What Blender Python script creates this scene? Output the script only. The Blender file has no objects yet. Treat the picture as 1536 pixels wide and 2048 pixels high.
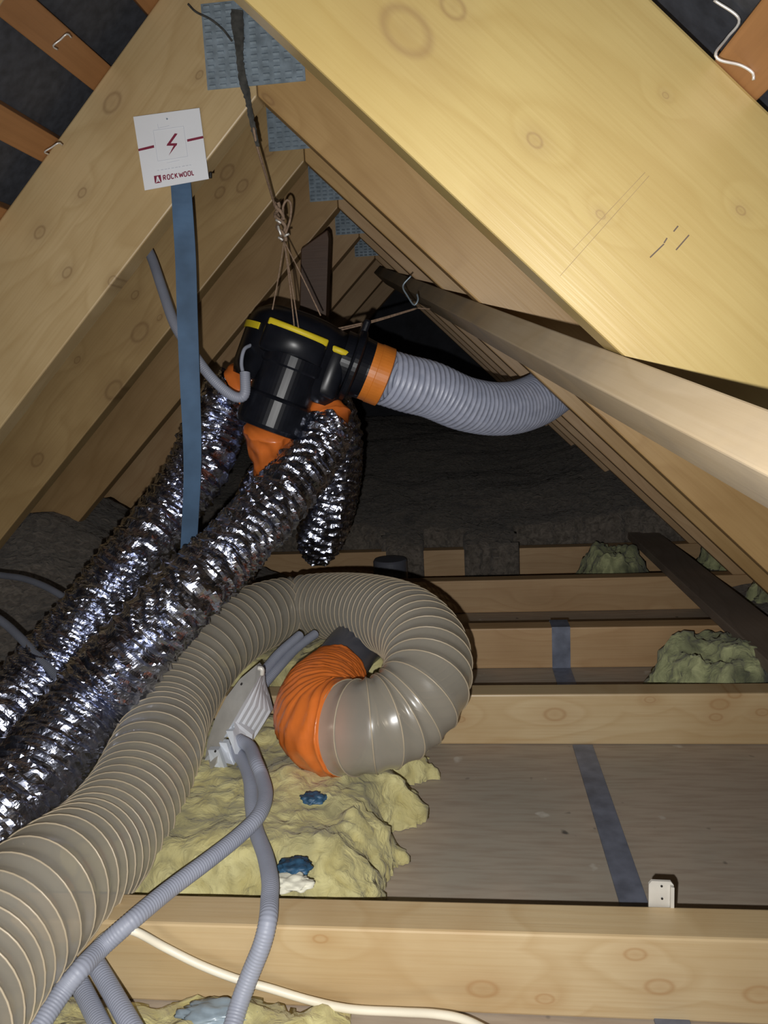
import bpy, bmesh, math, random
from mathutils import Vector, Matrix, noise

# ------------------------------------------------------------------ camera, light, exposure
scene = bpy.context.scene
col = scene.collection
W2C = [[0.993425, 0.103313, -0.049329], [-0.03177, -0.165174, -0.985753], [-0.109989, 0.980838, -0.160805]]      # columns: world axes seen by the camera (x right, y down, z forward)
cam_d = bpy.data.cameras.new('camera')
cam = bpy.data.objects.new('camera', cam_d)
col.objects.link(cam)
cam_d.sensor_fit = 'VERTICAL'
cam_d.sensor_height = 36.0
cam_d.lens = 36.0 * 1538.0 / 2048.0
cam_d.clip_start = 0.01
right, down, fwd = Vector(W2C[0]), Vector(W2C[1]), Vector(W2C[2])
cm = Matrix.Identity(4)
for i in range(3):
    cm[i][0], cm[i][1], cm[i][2] = right[i], -down[i], -fwd[i]
cam.matrix_world = cm
scene.camera = cam

vs = scene.view_settings
vs.view_transform = 'Standard'
vs.look = 'None'
vs.gamma = 1.0
vs.use_curve_mapping = False
vs.exposure = 0.26

world = bpy.data.worlds.new('attic_air')
scene.world = world
world.use_nodes = True
world.node_tree.nodes['Background'].inputs[0].default_value = (0.75, 0.85, 1.0, 1)
world.node_tree.nodes['Background'].inputs[1].default_value = 0.02

# the phone torch just below and left of the lens
fl = bpy.data.lights.new('torch', 'SPOT')
fl.energy = 36.0
fl.color = (1.0, 0.985, 0.96)
fl.spot_size = math.radians(128)
fl.spot_blend = 1.0
fl.shadow_soft_size = 0.004
flo = bpy.data.objects.new('torch', fl)
col.objects.link(flo)
flo.location = (-0.021, 0.0, -0.034)
flo.rotation_euler = (Vector((-0.22, 1.0, -0.16))).to_track_quat('-Z', 'Y').to_euler()

# added soft fill behind the camera, evening out the torch falloff
hl = bpy.data.lights.new('rear_fill', 'AREA')
hl.energy = 4.5
hl.size = 0.7
hl.color = (1.0, 0.97, 0.93)
hlo = bpy.data.objects.new('rear_fill', hl)
col.objects.link(hlo)
hlo.location = (-0.25, -0.9, -0.45)
hlo.rotation_euler = (Vector((0.0, 1.0, 0.12))).to_track_quat('-Z', 'Y').to_euler()

rnd = random.Random(7)

# ------------------------------------------------------------------ materials
def new_mat(name):
    m = bpy.data.materials.new(name)
    m.use_nodes = True
    nt = m.node_tree
    b = nt.nodes['Principled BSDF']
    return m, nt, b

def N(nt, t, **kw):
    n = nt.nodes.new(t)
    for k, v in kw.items():
        setattr(n, k, v)
    return n

def ramp(nt, src, stops):
    r = N(nt, 'ShaderNodeValToRGB')
    e = r.color_ramp.elements
    while len(e) < len(stops):
        e.new(0.5)
    for el, (p, c) in zip(e, stops):
        el.position = p
        el.color = (c[0], c[1], c[2], 1) if not isinstance(c, (int, float)) else (c, c, c, 1)
    nt.links.new(src, r.inputs[0])
    return r.outputs[0]

def coords(nt, scale=(1, 1, 1), kind='Object', rnd_off=True):
    tc = N(nt, 'ShaderNodeTexCoord')
    mp = N(nt, 'ShaderNodeMapping')
    mp.inputs['Scale'].default_value = scale
    src = tc.outputs[kind]
    if rnd_off:
        oi = N(nt, 'ShaderNodeObjectInfo')
        mu = N(nt, 'ShaderNodeVectorMath', operation='SCALE')
        cmb = N(nt, 'ShaderNodeCombineXYZ')
        nt.links.new(oi.outputs['Random'], cmb.inputs[0])
        nt.links.new(oi.outputs['Random'], cmb.inputs[1])
        nt.links.new(cmb.outputs[0], mu.inputs[0])
        mu.inputs['Scale'].default_value = 13.0
        ad = N(nt, 'ShaderNodeVectorMath', operation='ADD')
        nt.links.new(src, ad.inputs[0]); nt.links.new(mu.outputs[0], ad.inputs[1])
        src = ad.outputs[0]
    nt.links.new(src, mp.inputs['Vector'])
    return mp.outputs[0]

def mixc(nt, fac, a, b, mode='MIX'):
    m = N(nt, 'ShaderNodeMix', data_type='RGBA', blend_type=mode)
    if isinstance(fac, (int, float)):
        m.inputs[0].default_value = fac
    else:
        nt.links.new(fac, m.inputs[0])
    for v, i in ((a, 6), (b, 7)):
        if hasattr(v, 'default_value') or hasattr(v, 'is_linked'):
            nt.links.new(v, m.inputs[i])
        else:
            m.inputs[i].default_value = (v[0], v[1], v[2], 1)
    return m.outputs[2]

def bump(nt, b, h, strength, dist=0.002):
    bp = N(nt, 'ShaderNodeBump')
    bp.inputs['Strength'].default_value = strength
    bp.inputs['Distance'].default_value = dist
    nt.links.new(h, bp.inputs['Height'])
    nt.links.new(bp.outputs[0], b.inputs['Normal'])

def wood(name, light, dark, knot, rough=0.42, ring=30.0, knots=0.10, stain=None, spec=0.5, kpts=None):
    """pine with growth rings running along local X, knots and slight staining"""
    m, nt, b = new_mat(name)
    c = coords(nt, rnd_off=kpts is None)
    # knots
    kv = N(nt, 'ShaderNodeMapping'); kv.inputs['Scale'].default_value = (3.1, 8.0, 8.0)
    nt.links.new(c, kv.inputs['Vector'])
    vo = N(nt, 'ShaderNodeTexVoronoi'); vo.inputs['Scale'].default_value = 1.0
    vo.inputs['Randomness'].default_value = 0.9
    nt.links.new(kv.outputs[0], vo.inputs['Vector'])
    kd = vo.outputs['Distance']
    if kpts:
        kd = None
        for (kx, ky, kr) in kpts:
            sb = N(nt, 'ShaderNodeVectorMath', operation='SUBTRACT'); nt.links.new(c, sb.inputs[0]); sb.inputs[1].default_value = (kx, ky, 0)
            ml = N(nt, 'ShaderNodeVectorMath', operation='MULTIPLY'); nt.links.new(sb.outputs[0], ml.inputs[0]); ml.inputs[1].default_value = (knots / kr * 0.62, knots / kr, 0)
            ln = N(nt, 'ShaderNodeVectorMath', operation='LENGTH'); nt.links.new(ml.outputs[0], ln.inputs[0])
            if kd is None:
                kd = ln.outputs['Value']
            else:
                mn = N(nt, 'ShaderNodeMath', operation='MINIMUM'); nt.links.new(kd, mn.inputs[0]); nt.links.new(ln.outputs['Value'], mn.inputs[1]); kd = mn.outputs[0]
    # broad warp along the board
    wv = N(nt, 'ShaderNodeMapping'); wv.inputs['Scale'].default_value = (1.0, 5.0, 5.0)
    nt.links.new(c, wv.inputs['Vector'])
    wn = N(nt, 'ShaderNodeTexNoise'); wn.inputs['Scale'].default_value = 1.0; wn.inputs['Detail'].default_value = 2.0
    nt.links.new(wv.outputs[0], wn.inputs['Vector'])
    sep = N(nt, 'ShaderNodeSeparateXYZ'); nt.links.new(c, sep.inputs[0])
    # phase = y*ring + warp + knot swirl
    swirl = N(nt, 'ShaderNodeMath', operation='SMOOTH_MIN'); swirl.inputs[2].default_value = 0.15
    nt.links.new(kd, swirl.inputs[0]); swirl.inputs[1].default_value = 0.42
    a1 = N(nt, 'ShaderNodeMath', operation='MULTIPLY'); nt.links.new(sep.outputs[1], a1.inputs[0]); a1.inputs[1].default_value = ring
    a2 = N(nt, 'ShaderNodeMath', operation='MULTIPLY_ADD'); nt.links.new(wn.outputs[0], a2.inputs[0]); a2.inputs[1].default_value = 7.0
    nt.links.new(a1.outputs[0], a2.inputs[2])
    a3 = N(nt, 'ShaderNodeMath', operation='MULTIPLY_ADD'); nt.links.new(swirl.outputs[0], a3.inputs[0]); a3.inputs[1].default_value = -7.0 if not kpts else -3.2
    nt.links.new(a2.outputs[0], a3.inputs[2])
    fr = N(nt, 'ShaderNodeMath', operation='FRACT'); nt.links.new(a3.outputs[0], fr.inputs[0])
    rings = ramp(nt, fr.outputs[0], [(0.0, 0.0), (0.62, 0.30), (0.86, 1.0), (1.0, 0.0)])
    # fine fibres
    fv = N(nt, 'ShaderNodeMapping'); fv.inputs['Scale'].default_value = (6.0, 230.0, 230.0)
    nt.links.new(c, fv.inputs['Vector'])
    fn = N(nt, 'ShaderNodeTexNoise'); fn.inputs['Scale'].default_value = 1.0; fn.inputs['Detail'].default_value = 3.0
    nt.links.new(fv.outputs[0], fn.inputs['Vector'])
    # patchy tone
    pn = N(nt, 'ShaderNodeTexNoise'); pn.inputs['Scale'].default_value = 5.5; pn.inputs['Detail'].default_value = 4.0
    nt.links.new(c, pn.inputs['Vector'])
    patch = ramp(nt, pn.outputs[0], [(0.38, 0.0), (0.66, 1.0)])
    base = mixc(nt, patch, light, [0.55 * l + 0.45 * d for l, d in zip(light, dark)])
    rf = N(nt, 'ShaderNodeMath', operation='MULTIPLY'); nt.links.new(rings, rf.inputs[0]); rf.inputs[1].default_value = 0.34
    base = mixc(nt, rf.outputs[0], base, dark)
    ff = N(nt, 'ShaderNodeMapRange'); nt.links.new(fn.outputs[0], ff.inputs[0])
    ff.inputs[1].default_value = 0.45; ff.inputs[2].default_value = 0.75; ff.inputs[3].default_value = 0.0; ff.inputs[4].default_value = 0.34
    base = mixc(nt, ff.outputs[0], base, dark)
    kc = ramp(nt, kd, [(0.0, 0.32), (knots * 0.6, 0.22), (knots * 0.92, 0.6), (knots * 1.2, 0.16), (knots * 3.2, 0.0)])
    base = mixc(nt, kc, base, knot)
    if stain:
        sn = N(nt, 'ShaderNodeTexNoise'); sn.inputs['Scale'].default_value = 9.0; sn.inputs['Detail'].default_value = 6.0
        nt.links.new(c, sn.inputs['Vector'])
        sf = ramp(nt, sn.outputs[0], [(0.48, 0.0), (0.72, 0.8)])
        base = mixc(nt, sf, base, stain)
    nt.links.new(base, b.inputs['Base Color'])
    b.inputs['Roughness'].default_value = rough
    b.inputs['Specular IOR Level'].default_value = spec
    bump(nt, b, fn.outputs[0], 0.25, 0.0008)
    return m

def plain(name, colr, rough=0.5, metal=0.0, nscale=None, namp=0.25, bstr=0.0, bdist=0.002, spec=0.5, coat=0.0, nd=4.0):
    m, nt, b = new_mat(name)
    b.inputs['Roughness'].default_value = rough
    b.inputs['Metallic'].default_value = metal
    b.inputs['Specular IOR Level'].default_value = spec
    b.inputs['Coat Weight'].default_value = coat
    n = N(nt, 'ShaderNodeTexNoise'); n.inputs['Scale'].default_value = nscale or 20.0
    n.inputs['Detail'].default_value = nd
    nt.links.new(coords(nt, rnd_off=False), n.inputs['Vector'])
    cc = ramp(nt, n.outputs[0], [(0.3, [v * (1 - namp) for v in colr]), (0.7, [min(1, v * (1 + namp)) for v in colr])])
    nt.links.new(cc, b.inputs['Base Color'])
    if bstr:
        bump(nt, b, n.outputs[0], bstr, bdist)
    return m

M = {}
# where the photograph shows knots: (along the board, across it, radius)
KN = {'A': [(0.329, 0.072, 0.016), (0.473, 0.079, 0.005), (0.347, 0.111, 0.008), (0.531, 0.175, 0.002), (0.644, 0.151, 0.003), (0.558, 0.072, 0.003)], 'L1': [(0.417, 0.152, 0.008), (0.437, 0.073, 0.007), (0.168, 0.183, 0.012), (0.315, 0.134, 0.006), (0.038, 0.095, 0.005), (0.393, 0.003, 0.006), (0.295, 0.303, 0.008), (0.1, -0.036, 0.009)], 'L2': [(0.126, 0.07, 0.01), (0.169, 0.099, 0.009), (0.463, 0.107, 0.007), (0.519, 0.047, 0.016), (0.661, 0.012, 0.016), (0.666, 0.119, 0.006), (0.914, 0.049, 0.012), (0.127, 0.113, 0.012), (0.032, 0.072, 0.01), (0.463, 0.033, 0.005)], 'J1': [(1.831, 0.076, 0.007), (1.668, 0.108, 0.008), (1.676, 0.03, 0.01), (1.855, 0.04, 0.009), (1.953, 0.035, 0.01), (1.74, 0.021, 0.006), (1.507, 0.083, 0.005)], 'J2': [(1.82, 0.058, 0.012), (2.105, 0.076, 0.01), (2.099, 0.052, 0.007), (2.177, 0.061, 0.007), (1.649, 0.049, 0.006), (1.986, 0.085, 0.006), (2.13, 0.094, 0.007)]}
M['pine_bright'] = wood('bright_yellow_pine', (0.48, 0.365, 0.145), (0.38, 0.26, 0.085), (0.25, 0.15, 0.07), rough=0.30, ring=15, knots=0.05, kpts=KN['A'], spec=1.0)
M['pine_joist_near'] = wood('warm_pine_near', (0.56, 0.43, 0.25), (0.40, 0.255, 0.11), (0.36, 0.19, 0.07), rough=0.4, ring=22, knots=0.06, kpts=KN['J1'])
M['pine_joist_mid'] = wood('warm_pine_second', (0.56, 0.43, 0.25), (0.40, 0.255, 0.11), (0.34, 0.18, 0.07), rough=0.42, ring=22, knots=0.07, kpts=KN['J2'])
M['pine_sign'] = wood('pale_pine_second', (0.55, 0.41, 0.22), (0.38, 0.25, 0.105), (0.19, 0.11, 0.05), rough=0.42, ring=14, knots=0.05, kpts=KN['L1'])
M['pine_third'] = wood('pale_pine_third', (0.43, 0.295, 0.135), (0.28, 0.17, 0.065), (0.16, 0.085, 0.035), rough=0.42, ring=18, knots=0.05, kpts=KN['L2'])
M['pine'] = wood('pale_pine', (0.42, 0.27, 0.125), (0.28, 0.165, 0.065), (0.24, 0.13, 0.05), rough=0.42, ring=18, knots=0.07)
M['pine_orange'] = wood('orange_pine', (0.47, 0.30, 0.125), (0.33, 0.19, 0.065), (0.20, 0.10, 0.04), rough=0.45, ring=16, knots=0.05)
M['pine_joist'] = wood('warm_pine', (0.62, 0.42, 0.20), (0.45, 0.26, 0.09), (0.30, 0.15, 0.05), rough=0.42, ring=26, knots=0.08)
M['pine_far'] = wood('aged_orange_pine', (0.54, 0.36, 0.19), (0.37, 0.21, 0.09), (0.18, 0.10, 0.04), rough=0.5, ring=20, knots=0.06)
M['batten'] = wood('batten_wood', (0.42, 0.20, 0.075), (0.27, 0.12, 0.04), (0.12, 0.06, 0.03), rough=0.55, ring=30, knots=0.06)
M['brace'] = wood('dusty_pine', (0.50, 0.40, 0.27), (0.38, 0.28, 0.16), (0.22, 0.15, 0.08), rough=0.6, ring=14, knots=0.04, stain=(0.33, 0.27, 0.20))
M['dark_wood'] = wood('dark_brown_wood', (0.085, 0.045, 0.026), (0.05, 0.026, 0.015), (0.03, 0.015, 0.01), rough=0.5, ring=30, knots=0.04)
M['old_wood'] = wood('grey_brown_old_wood', (0.24, 0.19, 0.15), (0.15, 0.11, 0.08), (0.07, 0.05, 0.035), rough=0.75, ring=30, knots=0.04)
M['felt'] = plain('dark_roofing_felt', (0.050, 0.055, 0.068), 0.7, nscale=60, namp=0.3, bstr=0.3)
M['galv'] = plain('galvanised_steel', (0.30, 0.37, 0.43), 0.38, 0.35, nscale=60, namp=0.25, bstr=0.1)
M['strip'] = plain('grey_steel_strip', (0.17, 0.19, 0.25), 0.5, 0.2, nscale=40, namp=0.25)
M['steel_white'] = plain('pale_zinc_bracket', (0.62, 0.60, 0.55), 0.45, 0.2, nscale=30, namp=0.1)
M['black'] = plain('black_plastic', (0.008, 0.009, 0.013), 0.30, nscale=30, namp=0.3, spec=0.25)
M['yellow'] = plain('yellow_plastic', (0.72, 0.56, 0.02), 0.5, nscale=30, namp=0.06)
M['orange'] = plain('orange_tape', (0.66, 0.165, 0.03), 0.28, nscale=40, namp=0.08, bstr=0.15, bdist=0.001)
M['orange_flat'] = plain('orange_duct_cuff', (0.72, 0.22, 0.03), 0.4, nscale=40, namp=0.08)
M['white_card'] = plain('white_card', (0.80, 0.82, 0.86), 0.55, nscale=8, namp=0.03)
M['red_ink'] = plain('dark_red_ink', (0.22, 0.02, 0.05), 0.6, nscale=30, namp=0.05)
M['grey_ink'] = plain('pale_grey_ink', (0.60, 0.62, 0.68), 0.6, nscale=30, namp=0.05)
M['ink'] = plain('dark_ink', (0.05, 0.045, 0.06), 0.6, nscale=30, namp=0.05)
M['strap'] = plain('blue_strap_webbing', (0.06, 0.115, 0.20), 0.75, nscale=14, namp=0.28, bstr=0.1)
M['conduit'] = plain('grey_corrugated_plastic', (0.29, 0.31, 0.38), 0.5, nscale=20, namp=0.08)
M['dark_cable'] = plain('dark_grey_cable', (0.12, 0.13, 0.16), 0.5, nscale=20, namp=0.1)
M['grey_pipe'] = plain('grey_drain_pipe', (0.11, 0.115, 0.14), 0.4, nscale=20, namp=0.12)
M['white_cable'] = plain('cream_white_cable', (0.80, 0.74, 0.60), 0.45, nscale=20, namp=0.05)
M['white_plastic'] = plain('white_box_plastic', (0.66, 0.70, 0.76), 0.5, nscale=16, namp=0.06)
M['twine'] = plain('brown_twine', (0.28, 0.19, 0.13), 0.8, nscale=200, namp=0.3)
M['nail_pale'] = plain('pale_staple_steel', (0.75, 0.72, 0.68), 0.35, 0.4, nscale=60, namp=0.1)
M['jagged_edge'] = plain('dark_rope_shadow', (0.055, 0.055, 0.05), 0.9, nscale=80, namp=0.5, bstr=0.3)  # dark colour standing in for the rope's cast shadow
M['blue_scrap'] = plain('blue_plastic_scrap', (0.025, 0.075, 0.14), 0.5, nscale=80, namp=0.5, bstr=0.6)
M['paper'] = plain('torn_white_paper', (0.72, 0.70, 0.58), 0.7, nscale=50, namp=0.1, bstr=0.3)
M['dark_spot'] = plain('spot_black', (0.012, 0.012, 0.012), 0.5)  # black for screws, screw holes and the painted corner shadow

def duct_grey():
    m, nt, b = new_mat('pale_grey_duct_fabric')
    n = N(nt, 'ShaderNodeTexNoise'); n.inputs['Scale'].default_value = 60
    nt.links.new(coords(nt, rnd_off=False), n.inputs['Vector'])
    nt.links.new(ramp(nt, n.outputs[0], [(0.3, (0.35, 0.38, 0.49)), (0.7, (0.45, 0.48, 0.60))]), b.inputs['Base Color'])
    b.inputs['Roughness'].default_value = 0.38
    bump(nt, b, n.outputs[0], 0.3, 0.001)
    return m
M['duct_grey'] = duct_grey()

def foil():
    m, nt, b = new_mat('crinkled_foil')
    c = coords(nt, rnd_off=False)
    w = N(nt, 'ShaderNodeTexNoise'); w.inputs['Scale'].default_value = 45; w.inputs['Detail'].default_value = 4.0
    w.inputs['Distortion'].default_value = 1.5
    nt.links.new(c, w.inputs['Vector'])
    b.inputs['Metallic'].default_value = 1.0
    b.inputs['Roughness'].default_value = 0.2
    nt.links.new(ramp(nt, w.outputs[0], [(0.3, (0.40, 0.43, 0.55)), (0.7, (0.68, 0.73, 0.92))]), b.inputs['Base Color'])
    bump(nt, b, w.outputs[0], 0.35, 0.006)
    return m
M['foil'] = foil()

def clear_pvc():
    m, nt, b = new_mat('smoky_clear_hose_film')
    b.inputs['Base Color'].default_value = (0.45, 0.42, 0.355, 1)
    b.inputs['Roughness'].default_value = 0.30
    b.inputs['Specular IOR Level'].default_value = 1.0
    b.inputs['Coat Weight'].default_value = 0.8
    b.inputs['Coat Roughness'].default_value = 0.22
    tr = N(nt, 'ShaderNodeBsdfTransparent'); tr.inputs[0].default_value = (0.75, 0.70, 0.62, 1)
    mx = N(nt, 'ShaderNodeMixShader')
    lw = N(nt, 'ShaderNodeLayerWeight'); lw.inputs[0].default_value = 0.35
    fm = N(nt, 'ShaderNodeMapRange'); nt.links.new(lw.outputs['Facing'], fm.inputs[0])
    fm.inputs[3].default_value = 0.45; fm.inputs[4].default_value = 0.9
    nt.links.new(fm.outputs[0], mx.inputs[0])
    nt.links.new(tr.outputs[0], mx.inputs[1]); nt.links.new(b.outputs[0], mx.inputs[2])
    nt.links.new(mx.outputs[0], nt.nodes['Material Output'].inputs[0])
    return m
M['hose'] = clear_pvc()
M['hose_wire'] = plain('tan_hose_helix', (0.42, 0.35, 0.25), 0.35, nscale=30, namp=0.08)

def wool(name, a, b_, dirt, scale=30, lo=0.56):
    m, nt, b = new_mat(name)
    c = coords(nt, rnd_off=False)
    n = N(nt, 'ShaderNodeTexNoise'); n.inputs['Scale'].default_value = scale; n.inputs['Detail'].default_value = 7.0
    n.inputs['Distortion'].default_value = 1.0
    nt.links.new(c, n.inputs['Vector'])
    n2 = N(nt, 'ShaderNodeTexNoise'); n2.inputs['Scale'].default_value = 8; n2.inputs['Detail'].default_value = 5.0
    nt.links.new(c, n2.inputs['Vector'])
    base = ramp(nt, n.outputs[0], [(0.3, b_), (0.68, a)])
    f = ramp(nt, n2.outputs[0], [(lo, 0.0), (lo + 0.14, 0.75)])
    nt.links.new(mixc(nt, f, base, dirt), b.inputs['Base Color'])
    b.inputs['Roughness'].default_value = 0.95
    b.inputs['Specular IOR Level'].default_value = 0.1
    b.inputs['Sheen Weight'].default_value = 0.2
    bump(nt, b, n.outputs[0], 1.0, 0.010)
    return m
M['wool'] = wool('yellow_glass_wool', (0.64, 0.59, 0.30), (0.46, 0.40, 0.17), (0.27, 0.25, 0.14), lo=0.53)
M['wool_dirty'] = wool('dusty_green_yellow_wool', (0.50, 0.52, 0.28), (0.28, 0.30, 0.16), (0.05, 0.055, 0.045), lo=0.46)
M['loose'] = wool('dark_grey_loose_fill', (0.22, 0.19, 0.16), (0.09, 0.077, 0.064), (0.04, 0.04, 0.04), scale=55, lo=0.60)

def board_mat():
    m, nt, b = new_mat('grey_brown_ceiling_board')
    c = coords(nt, rnd_off=False)
    n = N(nt, 'ShaderNodeTexNoise'); n.inputs['Scale'].default_value = 3.5; n.inputs['Detail'].default_value = 6.0
    mp = N(nt, 'ShaderNodeMapping'); mp.inputs['Scale'].default_value = (14, 120, 14)
    nt.links.new(c, n.inputs['Vector']); nt.links.new(c, mp.inputs['Vector'])
    n2 = N(nt, 'ShaderNodeTexNoise'); n2.inputs['Scale'].default_value = 1.0; n2.inputs['Detail'].default_value = 5.0
    nt.links.new(mp.outputs[0], n2.inputs['Vector'])
    base = ramp(nt, n.outputs[0], [(0.35, (0.36, 0.32, 0.26)), (0.52, (0.42, 0.345, 0.27)), (0.68, (0.38, 0.35, 0.28))])
    f = N(nt, 'ShaderNodeMapRange'); nt.links.new(n2.outputs[0], f.inputs[0])
    f.inputs[1].default_value = 0.42; f.inputs[2].default_value = 0.7; f.inputs[3].default_value = 0; f.inputs[4].default_value = 0.45
    base = mixc(nt, f.outputs[0], base, (0.25, 0.18, 0.13))
    # white plaster dabs
    v = N(nt, 'ShaderNodeTexNoise'); v.inputs['Scale'].default_value = 17; v.inputs['Detail'].default_value = 3.0
    nt.links.new(c, v.inputs['Vector'])
    base = mixc(nt, ramp(nt, v.outputs[0], [(0.71, 0.0), (0.76, 0.6)]), base, (0.62, 0.60, 0.54))
    d = N(nt, 'ShaderNodeTexNoise'); d.inputs['Scale'].default_value = 26; d.inputs['Detail'].default_value = 2.0
    nt.links.new(c, d.inputs['Vector'])
    base = mixc(nt, ramp(nt, d.outputs[0], [(0.24, 0.8), (0.29, 0.0)]), base, (0.03, 0.03, 0.03))
    nt.links.new(base, b.inputs['Base Color'])
    b.inputs['Roughness'].default_value = 0.75
    bump(nt, b, n2.outputs[0], 0.2, 0.001)
    return m
M['board'] = board_mat()

# ------------------------------------------------------------------ mesh helpers
def link(name, bm, mat, parent=None, mw=None, smooth=False, origin=None):
    """finish bm (world coordinates unless mw given) as one object"""
    me = bpy.data.meshes.new(name)
    bmesh.ops.recalc_face_normals(bm, faces=bm.faces)
    if mw is None:
        if origin is None:
            if parent is None and len(bm.verts):
                xs = [v.co for v in bm.verts]
                lo = Vector([min(v[i] for v in xs) for i in range(3)])
                hi = Vector([max(v[i] for v in xs) for i in range(3)])
                origin = Vector(((lo.x + hi.x) / 2, (lo.y + hi.y) / 2, lo.z))
            else:
                origin = Vector(parent_world(parent).translation) if parent else Vector((0, 0, 0))
        mw = Matrix.Translation(Vector(origin))
        bmesh.ops.transform(bm, matrix=mw.inverted(), verts=bm.verts)
    bm.to_mesh(me); bm.free()
    for mt in (mat if isinstance(mat, (list, tuple)) else [mat]):
        me.materials.append(mt)
    if smooth:
        for p in me.polygons:
            p.use_smooth = True
    o = bpy.data.objects.new(name, me)
    col.objects.link(o)
    if parent:
        o.parent = parent
        o.matrix_local = parent_world(parent).inverted() @ mw
    else:
        o.matrix_world = mw
        o.matrix_basis = mw
    return o

def parent_world(o):
    m = o.matrix_basis.copy()
    while o.parent:
        o = o.parent
        m = o.matrix_basis @ m
    return m

def tag(o, label=None, cat=None, group=None, kind=None):
    if label: o['label'] = label
    if cat: o['category'] = cat
    if group: o['group'] = group
    if kind: o['kind'] = kind
    return o

def thing(name, loc, label, cat, group=None):
    e = bpy.data.objects.new(name, None)
    e.empty_display_size = 0.05
    col.objects.link(e)
    e.location = loc
    e.matrix_basis = Matrix.Translation(Vector(loc))
    return tag(e, label, cat, group)

def prism(bm, poly, w0, w1, bev=0.0):
    """poly in local XY, extruded from w0 to w1 along local Z"""
    a = [bm.verts.new((p[0], p[1], w0)) for p in poly]
    b = [bm.verts.new((p[0], p[1], w1)) for p in poly]
    n = len(poly)
    fs = [bm.faces.new(a[::-1]), bm.faces.new(b)]
    for i in range(n):
        fs.append(bm.faces.new((a[i], a[(i + 1) % n], b[(i + 1) % n], b[i])))
    if bev:
        es = list({e for f in fs for e in f.edges})
        bmesh.ops.bevel(bm, geom=es, offset=bev, segments=2, affect='EDGES', profile=0.5)

def box(bm, x0, x1, y0, y1, z0, z1, bev=0.0, seg=2):
    vs_ = [bm.verts.new((x, y, z)) for x in (x0, x1) for y in (y0, y1) for z in (z0, z1)]
    idx = [(0, 1, 3, 2), (4, 6, 7, 5), (0, 4, 5, 1), (2, 3, 7, 6), (0, 2, 6, 4), (1, 5, 7, 3)]
    fs = [bm.faces.new([vs_[i] for i in q]) for q in idx]
    if bev:
        es = list({e for f in fs for e in f.edges})
        bmesh.ops.bevel(bm, geom=es, offset=bev, segments=seg, affect='EDGES', profile=0.5)

def frame(o, x, y):
    x = Vector(x).normalized(); z = x.cross(Vector(y)).normalized(); y = z.cross(x)
    m = Matrix.Identity(4)
    for i in range(3):
        m[i][0], m[i][1], m[i][2], m[i][3] = x[i], y[i], z[i], o[i]
    return m

def catmull(pts, n):
    """resample a Catmull-Rom spline at even arc length into n+1 points (pts may carry a 4th value)"""
    P4 = [tuple(p) for p in pts]
    D = len(P4[0])
    ext = [tuple(2 * P4[0][k] - P4[1][k] for k in range(D))] + P4 + [tuple(2 * P4[-1][k] - P4[-2][k] for k in range(D))]
    dense = []
    for i in range(1, len(ext) - 2):
        for j in range(40):
            t = j / 40
            p0, p1, p2, p3 = ext[i - 1], ext[i], ext[i + 1], ext[i + 2]
            dense.append(tuple(0.5 * (2 * p1[k] + (p2[k] - p0[k]) * t + (2 * p0[k] - 5 * p1[k] + 4 * p2[k] - p3[k]) * t * t + (3 * p1[k] - p0[k] - 3 * p2[k] + p3[k]) * t ** 3) for k in range(D)))
    dense.append(P4[-1])
    L = [0.0]
    for a, b in zip(dense, dense[1:]):
        L.append(L[-1] + math.dist(a[:3], b[:3]))
    out = []; j = 0
    for i in range(n + 1):
        s = L[-1] * i / n
        while j < len(L) - 2 and L[j + 1] < s:
            j += 1
        d = (L[j + 1] - L[j]) or 1e-9
        t = (s - L[j]) / d
        out.append(tuple(dense[j][k] * (1 - t) + dense[j + 1][k] * t for k in range(D)))
    return out, L[-1]

def frames(path):
    ps = [Vector(p[:3]) for p in path]
    T = []
    for i in range(len(ps)):
        a = ps[max(0, i - 1)]; b = ps[min(len(ps) - 1, i + 1)]
        T.append((b - a).normalized())
    up = Vector((0, 0, 1))
    if abs(T[0].dot(up)) > 0.9:
        up = Vector((1, 0, 0))
    nrm = (up - T[0] * up.dot(T[0])).normalized()
    out = []
    for p, t in zip(ps, T):
        nrm = (nrm - t * nrm.dot(t)).normalized()
        out.append((p, t, nrm, t.cross(nrm)))
    return out

def tube(bm, path, rad, seg=24, caps=True):
    """rad: number or f(i, s, theta, point)"""
    fr = frames(path)
    s = 0.0
    rings = []
    for i, (p, t, n, b) in enumerate(fr):
        if i:
            s += (p - fr[i - 1][0]).length
        ring = []
        for k in range(seg):
            th = 2 * math.pi * k / seg
            r = rad(i, s, th, p) if callable(rad) else rad
            ring.append(bm.verts.new(p + (n * math.cos(th) + b * math.sin(th)) * r))
        rings.append(ring)
    for a, c in zip(rings, rings[1:]):
        for k in range(seg):
            bm.faces.new((a[k], a[(k + 1) % seg], c[(k + 1) % seg], c[k]))
    if caps:
        bm.faces.new(rings[0][::-1]); bm.faces.new(rings[-1])
    return s

def simple_tube(name, pts, r, mat, parent=None, n=60, seg=12):
    bm = bmesh.new()
    path, L = catmull(pts, n)
    tube(bm, path, r, seg)
    return link(name, bm, mat, parent, smooth=True)

def lathe(bm, prof, mw, seg=48, sx=1.0):
    """prof: (radius, height) pairs round local Z"""
    rings = []
    for r, h in prof:
        rings.append([bm.verts.new(mw @ Vector((r * sx * math.cos(2 * math.pi * k / seg), r * math.sin(2 * math.pi * k / seg), h))) for k in range(seg)])
    for a, b in zip(rings, rings[1:]):
        for k in range(seg):
            bm.faces.new((a[k], a[(k + 1) % seg], b[(k + 1) % seg], b[k]))
    bm.faces.new(rings[0][::-1]); bm.faces.new(rings[-1])

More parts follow.
